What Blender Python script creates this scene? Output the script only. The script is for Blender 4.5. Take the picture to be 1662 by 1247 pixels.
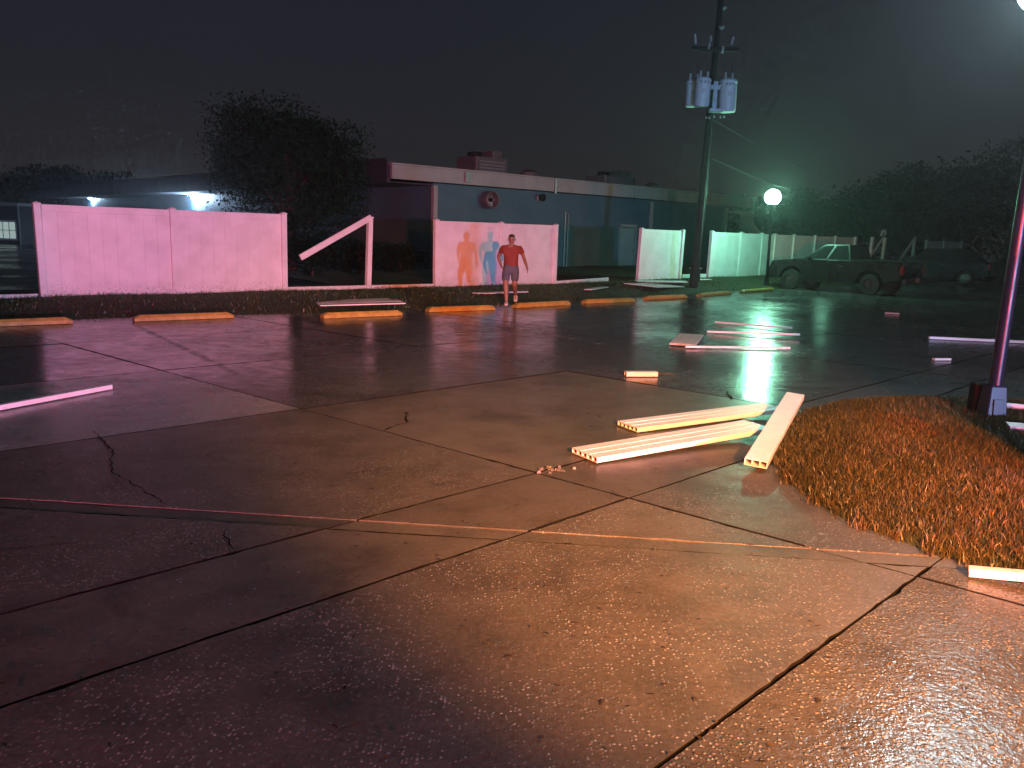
import bpy, bmesh, math, random
import numpy as np
from mathutils import Vector, Matrix
for o in list(bpy.data.objects): bpy.data.objects.remove(o)
SC = bpy.context.scene
COL = SC.collection
R = math.radians
random.seed(7); RNG = np.random.default_rng(7)

# ------------------------------------------------------------------ camera
cam = bpy.data.cameras.new('camera'); cam_o = bpy.data.objects.new('camera', cam); COL.objects.link(cam_o)
cam.sensor_width = 36.0; cam.lens = 36.0*1330/1662; cam.clip_end = 2000; cam.clip_start = 0.05
cam_o.matrix_world = Matrix.Translation((0, 0, 1.7)) @ Matrix.Rotation(R(90-10.37), 4, 'X') @ Matrix.Rotation(R(1.718), 4, 'Z')
SC.camera = cam_o
# ------------------------------------------------------------------ sky, night level
W = bpy.data.worlds.new('World'); SC.world = W; W.use_nodes = True
nt = W.node_tree; bg = nt.nodes['Background']
sky = nt.nodes.new('ShaderNodeTexSky'); sky.sky_type = 'NISHITA'; sky.sun_disc = False
sky.sun_elevation = R(60); sky.sun_rotation = R(150); sky.dust_density = .6; sky.air_density = 1.8; sky.ozone_density = 4.0
hs = nt.nodes.new('ShaderNodeHueSaturation'); hs.inputs['Saturation'].default_value = 0.5
tint = nt.nodes.new('ShaderNodeMix'); tint.data_type = 'RGBA'; tint.blend_type = 'MULTIPLY'; tint.inputs[0].default_value = 1.0; tint.inputs[7].default_value = (.86, .80, 1.05, 1)
nt.links.new(sky.outputs[0], hs.inputs['Color']); nt.links.new(hs.outputs[0], tint.inputs[6]); nt.links.new(tint.outputs[2], bg.inputs[0])
bg.inputs[1].default_value = 0.0038
weak_sun = bpy.data.lights.new('added_weak_sun', 'SUN'); weak_sun.energy = 0.004; weak_sun.angle = R(25); weak_sun.color = (.8, .88, 1)  # added weak sun lamp, no such source in the overcast night
mo = bpy.data.objects.new('added_weak_sun', weak_sun); COL.objects.link(mo); mo.rotation_euler = (R(55), 0, R(150))
# ------------------------------------------------------------------ lamps of the emergency vehicle standing behind the viewer
def spot(name, loc, target, color, energy, size, blend=.5, radius=.06):
    l = bpy.data.lights.new(name, 'SPOT'); l.color = color; l.energy = energy; l.spot_size = R(size); l.spot_blend = blend
    l.shadow_soft_size = radius
    o = bpy.data.objects.new(name, l); COL.objects.link(o); o.location = loc
    o.rotation_euler = (Vector(target)-Vector(loc)).to_track_quat('-Z', 'Y').to_euler()
    return o
spot('red_beacon', (4.85, -14.0, 1.25), (-3.4, 21.0, 2.2), (1.0, .04, .07), 35000, 30, .5, .22)
spot('white_beacon', (11.5, -14.0, 1.4), (-3.8, 20.5, 3.0), (.27, .52, 1.0), 23500, 46, .5, .30)
spot('amber_beacon', (2.2, -1.6, 2.7), (1.0, 6.9, 0.0), (1.0, .37, .10), 14000, 47, 1.0)
spot('red_marker', (2.2, -4.0, 1.3), (4.9, 9.0, 0.4), (1.0, .065, .04), 7000, 26, .9)
SC.view_settings.view_transform = 'Standard'; SC.view_settings.look = 'None'
SC.view_settings.gamma = 1.0; SC.view_settings.exposure = 0.0; SC.view_settings.use_curve_mapping = False
SC.cycles.use_denoising = True
SC.cycles.use_adaptive_sampling = True; SC.cycles.adaptive_threshold = .03; SC.cycles.adaptive_min_samples = 16
SC.cycles.max_bounces = 6; SC.cycles.diffuse_bounces = 3; SC.cycles.glossy_bounces = 3; SC.cycles.volume_bounces = 0
SC.cycles.transparent_max_bounces = 8
SC.cycles.sample_clamp_indirect = 4.0

# ------------------------------------------------------------------ helpers
ANG = R(42.5); E1 = Vector((math.cos(ANG), math.sin(ANG), 0)); E2 = Vector((-math.sin(ANG), math.cos(ANG), 0))
def L(s, t, z=0): return E1*s + E2*t + Vector((0, 0, z))      # along the fence, towards the building, up

class MB:
    def __init__(self): self.v = []; self.f = []
    def add(self, vs, fs):
        n = len(self.v); self.v += [tuple(v) for v in vs]; self.f += [tuple(i+n for i in f) for f in fs]; return self
    def box(self, c, s, rot=None, taper=1.0, bev=0.0):
        x, y, z = s[0]/2, s[1]/2, s[2]/2
        if bev > 0:
            b = min(bev, x*.9, y*.9, z*.9)
            vs = []
            for zz, d in ((-z, b), (-z+b, 0), (z-b, 0), (z, b)):
                k = taper if zz > 0 else 1.0
                X, Y = (x-d)*k, (y-d)*k; bx, by = (x-d-b)*k, (y-d-b)*k
                if d > 0: bx, by = X, Y
                vs += [(-bx, -Y, zz), (bx, -Y, zz), (X, -by, zz), (X, by, zz), (bx, Y, zz), (-bx, Y, zz), (-X, by, zz), (-X, -by, zz)]
            fs = [tuple(range(7, -1, -1)), tuple(range(24, 32))]
            for k in range(3):
                for i in range(8):
                    j = (i+1) % 8; fs.append((k*8+i, k*8+j, k*8+8+j, k*8+8+i))
        else:
            vs = [(-x, -y, -z), (x, -y, -z), (x, y, -z), (-x, y, -z), (-x*taper, -y*taper, z), (x*taper, -y*taper, z), (x*taper, y*taper, z), (-x*taper, y*taper, z)]
            fs = [(3, 2, 1, 0), (4, 5, 6, 7), (0, 1, 5, 4), (1, 2, 6, 5), (2, 3, 7, 6), (3, 0, 4, 7)]
        M = rot if rot is not None else Matrix.Identity(3)
        c = Vector(c)
        return self.add([c + M @ Vector(v) for v in vs], fs)
    def tube(self, pts, rad, n=10, cap=True):
        pts = [Vector(p) for p in pts]
        if not isinstance(rad, (list, tuple)): rad = [rad]*len(pts)
        vs = []; fs = []; up = None
        for i, p in enumerate(pts):
            d = (pts[min(i+1, len(pts)-1)]-pts[max(i-1, 0)]).normalized()
            a = d.orthogonal().normalized() if up is None else (up - d*up.dot(d)).normalized()
            up = a; b = d.cross(a)
            for k in range(n):
                t = 2*math.pi*k/n; vs.append(p+(a*math.cos(t)+b*math.sin(t))*rad[i])
        for i in range(len(pts)-1):
            for k in range(n):
                j = (k+1) % n; fs.append((i*n+k, i*n+j, i*n+n+j, i*n+n+k))
        if cap: fs.append(tuple(range(n-1, -1, -1))); fs.append(tuple(range((len(pts)-1)*n, len(pts)*n)))
        return self.add(vs, fs)
    def lathe(self, prof, n=24, c=(0, 0, 0), cap=True):
        vs = []; fs = []; c = Vector(c)
        for r, z in prof:
            for k in range(n):
                t = 2*math.pi*k/n; vs.append(c+Vector((r*math.cos(t), r*math.sin(t), z)))
        for i in range(len(prof)-1):
            for k in range(n):
                j = (k+1) % n; fs.append((i*n+k, i*n+j, i*n+n+j, i*n+n+k))
        if cap: fs.append(tuple(range(n-1, -1, -1))); fs.append(tuple(range((len(prof)-1)*n, len(prof)*n)))
        return self.add(vs, fs)
    def side_prism(self, prof, hw, b=.05, sh=.96):
        # profile in x,z extruded over y with softened sides
        cx = sum(p[0] for p in prof)/len(prof); cz = sum(p[1] for p in prof)/len(prof); n = len(prof)
        vs = []
        for y, k in ((-hw, sh), (-hw+b, 1), (hw-b, 1), (hw, sh)):
            for x, z in prof: vs.append((cx+(x-cx)*(1-(1-k)*.5), y, cz+(z-cz)*k))
        fs = [tuple(range(n)), tuple(range(4*n-1, 3*n-1, -1))]
        for r in range(3):
            for i in range(n):
                j = (i+1) % n; fs.append((r*n+j, r*n+i, r*n+n+i, r*n+n+j))
        return self.add(vs, fs)
    def mesh(self, name, mat, smooth=None):
        m = bpy.data.meshes.new(name); m.from_pydata(self.v, [], self.f); m.validate()
        bm = bmesh.new(); bm.from_mesh(m); bmesh.ops.recalc_face_normals(bm, faces=bm.faces); bm.to_mesh(m); bm.free()
        m.materials.append(mat)
        if smooth:
            for p in m.polygons: p.use_smooth = True
            m.set_sharp_from_angle(angle=R(smooth))
        return m
    def build(self, name, mat, parent=None, smooth=None, loc=None, rotz=None):
        return place(name, self.mesh(name, mat, smooth), parent, loc, rotz)
def place(name, mesh, parent=None, loc=None, rotz=None):
    o = bpy.data.objects.new(name, mesh); COL.objects.link(o)
    if parent is not None: o.parent = parent
    if loc is not None: o.location = loc
    if rotz is not None: o.rotation_euler = (0, 0, rotz)
    return o
def tag(o, label=None, cat=None, group=None, kind=None):
    if label: o['label'] = label
    if cat: o['category'] = cat
    if group: o['group'] = group
    if kind: o['kind'] = kind
    return o
def thing(name, loc, label, cat, rotz=0, group=None):
    o = bpy.data.objects.new(name, None); COL.objects.link(o); o.location = loc; o.rotation_euler = (0, 0, rotz)
    o.empty_display_size = .2
    return tag(o, label, cat, group)
def raw_mesh(name, verts, faces_flat, per, mat):
    # verts (n,3) float array, faces (m,per) int array
    m = bpy.data.meshes.new(name); nf = len(faces_flat)
    m.vertices.add(len(verts)); m.vertices.foreach_set('co', np.ascontiguousarray(verts, dtype=np.float32).ravel())
    m.loops.add(nf*per); m.loops.foreach_set('vertex_index', np.ascontiguousarray(faces_flat, dtype=np.int32).ravel())
    m.polygons.add(nf); m.polygons.foreach_set('loop_start', np.arange(nf, dtype=np.int32)*per)
    m.polygons.foreach_set('loop_total', np.full(nf, per, dtype=np.int32))
    m.update(calc_edges=True); m.materials.append(mat)
    return m

# ------------------------------------------------------------------ materials
class NT:
    def __init__(self, name):
        self.m = bpy.data.materials.new(name); self.m.use_nodes = True
        self.t = self.m.node_tree; self.b = self.t.nodes['Principled BSDF']; self.geo = self.t.nodes.new('ShaderNodeNewGeometry')
    def n(self, typ, **kw):
        x = self.t.nodes.new(typ)
        for k, v in kw.items():
            if k in x.inputs.keys(): x.inputs[k].default_value = v
            else: setattr(x, k, v)
        return x
    def l(self, a, b): self.t.links.new(a, b)
    def pos(self): return self.geo.outputs['Position']
    def obj(self):
        if not hasattr(self, 'tc'): self.tc = self.n('ShaderNodeTexCoord')
        return self.tc.outputs['Object']
    def noise(self, scale, detail=4, rough=.55, vec=None, dist=0):
        x = self.n('ShaderNodeTexNoise'); x.inputs['Scale'].default_value = scale; x.inputs['Detail'].default_value = detail
        x.inputs['Roughness'].default_value = rough; x.inputs['Distortion'].default_value = dist
        self.l(vec if vec is not None else self.pos(), x.inputs['Vector']); return x.outputs['Fac']
    def ramp(self, fac, stops):
        x = self.n('ShaderNodeValToRGB'); e = x.color_ramp.elements
        while len(e) > len(stops): e.remove(e[-1])
        while len(e) < len(stops): e.new(1)
        for el, (p, c) in zip(e, stops):
            el.position = p; el.color = (*c, 1) if isinstance(c, (tuple, list)) else (c, c, c, 1)
        self.l(fac, x.inputs[0]); return x.outputs[0]
    def mix(self, fac, a, b, mode='MIX'):
        x = self.n('ShaderNodeMix', data_type='RGBA', blend_type=mode)
        for s, v in ((0, fac), (6, a), (7, b)):
            if hasattr(v, 'is_linked') or hasattr(v, 'links'): self.l(v, x.inputs[s])
            else: x.inputs[s].default_value = v if s == 0 else ((*v, 1) if len(v) == 3 else v)
        return x.outputs[2]
    def math(self, op, a, b=0.0, c=None, clamp=False):
        x = self.n('ShaderNodeMath', operation=op); x.use_clamp = clamp
        for i, v in enumerate((a, b) if c is None else (a, b, c)):
            if hasattr(v, 'links'): self.l(v, x.inputs[i])
            else: x.inputs[i].default_value = v
        return x.outputs[0]
    def bump(self, h, strength, dist=.01, prev=None):
        x = self.n('ShaderNodeBump'); x.inputs['Strength'].default_value = strength; x.inputs['Distance'].default_value = dist
        self.l(h, x.inputs['Height'])
        if prev is not None: self.l(prev, x.inputs['Normal'])
        return x.outputs[0]
    def set(self, **kw):
        for k, v in kw.items():
            k = {'col': 'Base Color', 'rough': 'Roughness', 'metal': 'Metallic', 'nor': 'Normal', 'ior': 'IOR', 'emit': 'Emission Color', 'estr': 'Emission Strength', 'alpha': 'Alpha', 'coat': 'Coat Weight', 'coatr': 'Coat Roughness', 'spec': 'Specular IOR Level', 'trans': 'Transmission Weight', 'sub': 'Subsurface Weight', 'coatn': 'Coat Normal'}[k]
            if hasattr(v, 'links'): self.l(v, self.b.inputs[k])
            else: self.b.inputs[k].default_value = (*v, 1) if isinstance(v, tuple) and len(v) == 3 else v
        return self.m
def varied(name, col, rough=.5, var=.25, scale=3.0, bump=.0, bscale=60, metal=0.0, spec=.5, dirt=None, world=True):
    """plain paint, plastic, metal with a broken-up tone and gloss"""
    k = NT(name); v = k.pos() if world else k.obj()
    n1 = k.noise(scale, 5, .6, v); n2 = k.noise(scale*9, 3, .6, v)
    f = k.math('ADD', k.math('MULTIPLY', n1, .7), k.math('MULTIPLY', n2, .3))
    d = tuple(c*(1-var) for c in col) if dirt is None else dirt
    c = k.ramp(f, [(.3, d), (.62, col)])
    r = k.ramp(f, [(.3, min(1, rough*1.35)), (.65, rough*.85)])
    k.set(col=c, rough=r, metal=metal, spec=spec)
    if bump: k.set(nor=k.bump(k.noise(bscale, 3, .6, v), bump, .01))
    return k.m

def concrete(name, base, agg, wet, vscale, stone=(.42, .39, .35), even=.06):
    k = NT(name); p = k.pos()
    oi = k.n('ShaderNodeObjectInfo').outputs['Random']
    big = k.noise(.55, 3, .6); med = k.noise(2.6, 4, .65); fine = k.noise(38, 2, .7)
    dark = tuple(c*.50 for c in base); lite = tuple(min(1, c*1.22) for c in base)
    c = k.ramp(k.math('ADD', k.math('MULTIPLY', big, .55), k.math('MULTIPLY', med, .45)), [(.32, dark), (.5, base), (.68, lite)])
    c = k.mix(k.math('MULTIPLY', fine, .35), c, (.02, .018, .016), 'MULTIPLY') if False else c
    tone = k.math('MULTIPLY_ADD', oi, .38, .78)
    tcol = k.n('ShaderNodeCombineColor'); [k.l(tone, tcol.inputs[i]) for i in range(3)]
    c = k.mix(1.0, c, tcol.outputs[0], 'MULTIPLY')
    # stains with shapes of their own
    st = k.ramp(k.noise(1.1, 5, .7, dist=1.2), [(.56, 0.0), (.70, 1.0)])
    c = k.mix(k.math('MULTIPLY', st, .45), c, (.035, .03, .026))
    fs = k.ramp(fine, [(.3, .72), (.7, 1.12)]); c = k.mix(1.0, c, fs, 'MULTIPLY')
    # aggregate stones
    vo = k.n('ShaderNodeTexVoronoi', feature='F1'); vo.inputs['Scale'].default_value = vscale; k.l(p, vo.inputs['Vector'])
    vs = k.n('ShaderNodeSeparateColor'); k.l(vo.outputs['Color'], vs.inputs[0])
    pick = k.ramp(vs.outputs[0], [(1-agg*.62, 0.0), (1-agg*.62+.04, 1.0)])
    body = k.ramp(vo.outputs['Distance'], [(.22, 1.0), (.46, 0.0)])
    patch = k.ramp(k.noise(1.7, 2, .6), [(.36, even), (.58, 1.0)])
    sm = k.math('MULTIPLY', k.math('MULTIPLY', pick, body), patch)
    scol = k.ramp(vs.outputs[1], [(0, tuple(x*.45 for x in stone)), (.6, stone), (1, tuple(min(1, x*1.5) for x in stone))])
    c = k.mix(k.math('MULTIPLY', sm, .85), c, scol)
    # water film: roughness falls in broad uneven films
    film = k.noise(.38, 3, .6); film2 = k.noise(4.5, 3, .65)
    fl = k.math('ADD', k.math('MULTIPLY', film, .62), k.math('MULTIPLY', film2, .38))
    r = k.ramp(fl, [(.36, min(.9, .62-.30*wet)), (.50, .46-.24*wet), (.64, .34-.24*wet)])
    h = k.math('ADD', k.math('MULTIPLY', fine, .35), k.math('MULTIPLY', sm, .9))
    n = k.bump(k.noise(5.0, 2, .6), .15, .02)
    n = k.bump(h, min(1, .2+.5*agg), .006+.006*max(0, agg-.7)/.3, n)
    return k.set(col=c, rough=r, nor=n, ior=1.36, spec=.5)

M = {}
M['agg'] = concrete('exposed_aggregate_concrete', (.115, .10, .085), .66, .30, 62, (.30, .275, .25))
M['agg2'] = concrete('washed_aggregate_concrete', (.095, .086, .078), 1.05, .95, 58, (.30, .285, .27), .5)
M['smooth'] = concrete('trowelled_concrete', (.115, .10, .085), .06, .36, 70)
M['far'] = concrete('wet_lot_concrete', (.10, .092, .092), .16, 1.0, 70)
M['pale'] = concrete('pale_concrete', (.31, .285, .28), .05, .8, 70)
M['bed'] = varied('joint_dirt', (.014, .012, .010), 1.0, .5, 12, spec=.03)
def vinyl(name, dirt):
    k = NT(name); p = k.pos(); o_ = k.obj()
    n1 = k.noise(2.2, 5, .6); n2 = k.noise(14, 5, .7); n3 = k.noise(60, 3, .6)
    c = k.ramp(n1, [(.3, (.66, .66, .65)), (.62, (.79, .79, .80))])
    sm = k.ramp(k.math('ADD', k.math('MULTIPLY', n2, .7), k.math('MULTIPLY', n1, .3)), [(.60-.14*dirt, 0.0), (.74-.10*dirt, .25+.45*dirt)])
    c = k.mix(sm, c, (.30, .28, .22))
    # splashed mud and algae along the foot of the fence
    z = k.n('ShaderNodeSeparateXYZ'); k.l(p, z.inputs[0])
    foot = k.math('MULTIPLY', k.ramp(z.outputs[2], [(.20, 1.0), (.52, 0.0)]), k.ramp(k.noise(26, 6, .75), [(.46, 0.0), (.64, 1.0)]))
    c = k.mix(k.math('MULTIPLY', foot, .75 if not dirt else .0), c, (.10, .10, .06))
    return k.set(col=c, rough=k.ramp(n2, [(.3, .5), (.7, .32)]), nor=k.bump(n3, .06, .004))
M['vinyl'] = vinyl('white_vinyl', 0.0)
M['vinyl_dirty'] = vinyl('muddy_white_vinyl', .4)
M['yellow'] = None
k = NT('worn_yellow_paint')
f1 = k.noise(7, 6, .7); f2 = k.noise(45, 4, .7)
c = k.ramp(k.math('ADD', k.math('MULTIPLY', f1, .6), k.math('MULTIPLY', f2, .4)), [(.34, (.10, .085, .07)), (.42, (.34, .21, .04)), (.6, (.50, .35, .07))])
M['yellow'] = k.set(col=c, rough=.5, nor=k.bump(f2, .3, .006))
k = NT('worn_stripe_paint')
f1 = k.noise(6, 6, .75); tr = k.ramp(f1, [(.45, 0.0), (.62, .8)])
M['stripe'] = k.set(col=(.36, .35, .33), rough=.42, alpha=tr)
k = NT('wet_asphalt'); n = k.noise(60, 4, .7); b = k.noise(.3, 5, .6)
M['asphalt'] = k.set(col=k.ramp(n, [(.3, .016), (.7, .045)]), rough=k.ramp(b, [(.38, .42), (.6, .16)]), nor=k.bump(n, .35, .006), ior=1.36)
k = NT('turf_soil'); n = k.noise(14, 5, .7)
M['soil'] = k.set(col=k.ramp(n, [(.3, (.018, .016, .009)), (.7, (.05, .055, .022))]), rough=.9, nor=k.bump(n, .6, .03))
def grass_mat(name, a, b, c3, straw):
    k = NT(name); g = k.geo.outputs['Random Per Island']; n = k.noise(1.3, 4, .6)
    c = k.ramp(g, [(0, a), (.45, b), (.8, c3), (1, straw)]); c = k.mix(k.ramp(n, [(.35, .0), (.65, .55)]), c, tuple(x*.6 for x in b))
    return k.set(col=c, rough=.42, spec=.4)
M['grass'] = grass_mat('coarse_grass', (.030, .036, .010), (.066, .052, .017), (.11, .075, .028), (.24, .16, .08))
M['grass2'] = grass_mat('verge_grass', (.025, .06, .015), (.04, .085, .022), (.06, .10, .03), (.13, .13, .06))
k = NT('painted_siding'); wv = k.n('ShaderNodeTexWave'); wv.wave_type = 'BANDS'; wv.bands_direction = 'Z'; wv.inputs['Scale'].default_value = 0.0
n = k.noise(1.2, 5, .6); n2 = k.noise(22, 4, .6)
M['blue'] = k.set(col=k.ramp(n, [(.3, (.05, .10, .135)), (.7, (.07, .135, .175))]), rough=.6, nor=k.bump(n2, .2, .01))
M['trim'] = varied('white_trim_paint', (.34, .32, .32), .5, .22, 1.6, .1, 40)
M['roof'] = varied('roof_membrane', (.09, .09, .09), .8, .3, 1.5)
M['unit'] = varied('galvanised_unit', (.16, .15, .145), .5, .3, 2.5, metal=.2)
M['dark_trim'] = varied('dark_fascia_paint', (.035, .04, .05), .7, .3, 1.5)
M['steel'] = varied('grey_steel', (.35, .36, .38), .42, .3, 5, metal=.5)
M['tank'] = varied('transformer_grey_enamel', (.75, .75, .77), .35, .15, 4)
M['wood_pole'] = varied('creosoted_pole', (.028, .022, .018), .8, .45, 6, .5, 30)
M['porcelain'] = varied('porcelain', (.5, .48, .47), .25, .12, 8)
M['wire'] = varied('weathered_wire', (.02, .02, .022), .5, .2, 8, metal=.3)
M['postblue'] = varied('dark_post_enamel', (.014, .018, .04), .34, .35, 7, .06, 60)
M['blackmetal'] = varied('black_metal', (.010, .010, .011), .6, .3, 6, spec=.2)
M['bark'] = varied('bark', (.06, .045, .035), .85, .45, 6, .8, 18)
def leaf_mat(name, a, b):
    k = NT(name); return k.set(col=k.ramp(k.geo.outputs['Random Per Island'], [(0, a), (1, b)]), rough=.8, spec=.1)
M['leaf'] = leaf_mat('oak_leaf', (.004, .020, .009), (.012, .038, .015))
M['leaf2'] = leaf_mat('dark_leaf', (.002, .010, .005), (.006, .018, .008))
M['truck'] = varied('black_car_paint', (.004, .0045, .0055), .28, .3, 2, spec=.4)
M['bluecar'] = varied('dark_blue_car_paint', (.008, .018, .034), .18, .3, 2, spec=.6)
M['greycar'] = varied('dark_grey_car_paint', (.03, .032, .036), .2, .3, 2, spec=.6)
M['tyre'] = varied('tyre_rubber', (.008, .008, .008), .75, .3, 15)
M['rim'] = varied('alloy_rim', (.12, .12, .125), .3, .3, 10, metal=.8)
k = NT('car_glass'); M['glass'] = k.set(col=(.012, .016, .018), rough=.06, spec=.7)
k = NT('tail_lens'); M['tail'] = k.set(col=(.30, .01, .008), rough=.25, coat=.3)
k = NT('amber_lens'); M['lens'] = k.set(col=(.7, .55, .4), rough=.15, coat=.6)
M['plate'] = varied('plate_white', (.6, .6, .6), .4, .15, 12)
def emitter(name, col, s):
    k = NT(name); k.m.cycles.emission_sampling = 'FRONT'; return k.set(col=(0.0, 0.0, 0.0), emit=col, estr=s, rough=.5)
M['globe_far'] = emitter('mercury_globe', (.34, 1.0, .64), 350)
M['globe_near'] = emitter('white_globe', (.66, .94, 1.0), 190)
M['flood'] = emitter('flood_lens', (.50, .72, 1.0), 1500)
M['lit_window'] = emitter('lit_window_pane', (.70, .92, .88), .45)
M['frame'] = varied('white_window_frame', (.7, .7, .7), .5, .1, 3)
M['skin'] = varied('skin', (.26, .145, .10), .5, .1, 20)
M['shirt'] = varied('red_tshirt', (.20, .035, .025), .8, .25, 14, .3, 90)
M['shorts'] = varied('grey_denim', (.09, .10, .14), .85, .3, 18, .3, 120)
M['hair'] = varied('brown_hair', (.03, .018, .012), .5, .3, 60, .4, 160)
M['shoe'] = varied('white_trainer', (.62, .60, .60), .6, .2, 30)
M['litter'] = leaf_mat('leaf_litter', (.03, .02, .012), (.12, .08, .04))

# ------------------------------------------------------------------ ground
m = MB(); m.add([(-420, -260, -.10), (420, -260, -.10), (420, 560, -.10), (-420, 560, -.10)], [(0, 1, 2, 3)])
tag(m.build('ground', M['asphalt']), 'wet dark ground all around the parking lot', None, None, 'structure')

# parking lot bed and its concrete slabs
LOT = [(-22, 2.0), (-2, -3), (12, -3), (48, 22), (48, 60)]
def stop_t(s):
    pts = [(-30, 15.4), (2.6, 15.36), (5, 14.95), (8, 14.2), (10.5, 14.05), (14, 14.2), (18, 14.4), (21, 14.6), (24, 15.0), (27, 15.4), (80, 15.6)]
    for (a, ta), (b, tb) in zip(pts, pts[1:]):
        if a <= s <= b: return ta+(tb-ta)*(s-a)/(b-a)
    return 15.4
def clip(poly, nx, ny, d):          # keep nx*x+ny*y <= d
    out = []
    for i in range(len(poly)):
        a, b = poly[i], poly[(i+1) % len(poly)]
        da, db = nx*a[0]+ny*a[1]-d, nx*b[0]+ny*b[1]-d
        if da <= 0: out.append(a)
        if (da < 0 < db) or (db < 0 < da):
            t = da/(da-db); out.append((a[0]+(b[0]-a[0])*t, a[1]+(b[1]-a[1])*t))
    return out
def area(p): return abs(sum(p[i][0]*p[(i+1) % len(p)][1]-p[(i+1) % len(p)][0]*p[i][1] for i in range(len(p))))/2
bedm = MB(); c0 = [L(-26, -8, -.022), L(62, -14, -.022), L(62, 15.9, -.022), L(-26, 15.9, -.022)]
bedm.add(c0, [(0, 1, 2, 3)])
lot = bedm.build('parking_lot', M['bed']); tag(lot, 'wet concrete parking lot crossed by joints and cracks', None, None, 'structure')
edge0 = [(p.x, p.y) for p in (L(-22, -6), L(60, -12), L(60, 15.7), L(-22, 15.7))]
def slab(poly, mat, gap=.011, lift=0.0, tilt=(0, 0), lip=False):
    # shrink a convex polygon, roughen its rim, bevel it
    if area(poly) < .02: return
    if sum(poly[i][0]*poly[(i+1) % len(poly)][1]-poly[(i+1) % len(poly)][0]*poly[i][1] for i in range(len(poly))) < 0: poly = poly[::-1]
    q = list(poly)
    for i in range(len(poly)):
        a, b = poly[i], poly[(i+1) % len(poly)]
        dx, dy = b[0]-a[0], b[1]-a[1]; l = math.hypot(dx, dy)
        if l < 1e-5: continue
        nx, ny = dy/l, -dx/l
        q = clip(q, nx, ny, nx*a[0]+ny*a[1]-gap*random.uniform(.55, 1.15))
    if len(q) < 3 or area(q) < .015: return
    cx = sum(p[0] for p in q)/len(q); cy = sum(p[1] for p in q)/len(q)
    rim = []
    near = math.hypot(cx, cy) < 14
    for i in range(len(q)):
        a, b = q[i], q[(i+1) % len(q)]; l = math.hypot(b[0]-a[0], b[1]-a[1])
        if l < .03: continue
        n = max(1, int(l/(.07 if near else .5))); nx, ny = (b[1]-a[1])/l, -(b[0]-a[0])/l
        for j in range(n):
            t = j/n; w = 0 if j == 0 else max(0, random.gauss(.0005, .0026)+.0018*math.sin((a[0]+(b[0]-a[0])*t)*7.3+i*2)+.0015*math.sin((a[1]+(b[1]-a[1])*t)*17+i)) + (random.uniform(.004, .012) if random.random() < .05 else 0)
            rim.append((a[0]+(b[0]-a[0])*t-nx*w, a[1]+(b[1]-a[1])*t-ny*w))
    n = len(rim); bev = .003
    def ins(p, d):
        l = math.hypot(p[0]-cx, p[1]-cy); return (p[0]-(p[0]-cx)/l*d, p[1]-(p[1]-cy)/l*d)
    zz = lambda p: lift+tilt[0]*(p[0]-cx)+tilt[1]*(p[1]-cy)
    vs = [(*p, -.12) for p in rim]+[(*p, zz(p)-.003) for p in rim]+[(*ins(p, bev), zz(p)) for p in rim]
    fs = [tuple(range(2*n, 3*n))]
    for r in range(2):
        for i in range(n):
            j = (i+1) % n; fs.append((r*n+i, r*n+j, r*n+n+j, r*n+n+i))
    mm = bpy.data.meshes.new('slab'); mm.from_pydata([(x-cx, y-cy, z) for x, y, z in vs], [], fs); mm.materials.append(mat); mm.materials.append(M['bed'])
    for i in range(n):
        p = rim[i]; q2 = rim[(i+1) % n]; clean = lip and abs(tnx*(p[0]+q2[0])/2+tny*(p[1]+q2[1])/2-tup) < .03
        if not clean: mm.polygons[1+i].material_index = 1; mm.polygons[1+n+i].material_index = 1
    place('slab', mm, lot, (cx, cy, 0))
r2 = math.sqrt(.5)
# utility cut across the lot: (-2.92,4.82)-(2.46,4.33), about 0.16 m wide
tdx, tdy = 5.38, -.49; tl = math.hypot(tdx, tdy); tnx, tny = -tdy/tl, tdx/tl
tup = tnx*-2.92+tny*4.82; tlo = tup-.155
A_LINES = [-22, -18, -14, -10, -6, -2, 1.90, 4.42, 5.54, 9.65, 13.6, 17.7]
P_LINES = [-14, -8.8, -4.4, .93, 6.33, 11.7, 17.1, 22.5, 28, 33.4, 39, 45, 52, 60, 68]
def cells(poly):
    out = []
    aa = [-1e3]+A_LINES+[1e3]; pp = [-1e3]+P_LINES+[1e3]
    for i in range(len(aa)-1):
        q = clip(clip(poly, -r2, r2, aa[i+1]*r2), r2, -r2, -aa[i]*r2)
        if len(q) < 3: continue
        for j in range(len(pp)-1):
            # the cross joints lean a little
            w = clip(clip(q, .655, .756, pp[j+1]*.7055), -.655, -.756, -pp[j]*.7055)
            if len(w) >= 3 and area(w) > .02: out.append((i, j, w))
    return out
front = clip(edge0, tnx, tny, tlo); mid = clip(clip(edge0, tnx, tny, tup), -tnx, -tny, -tlo); back = clip(edge0, -tnx, -tny, -tup)
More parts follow.
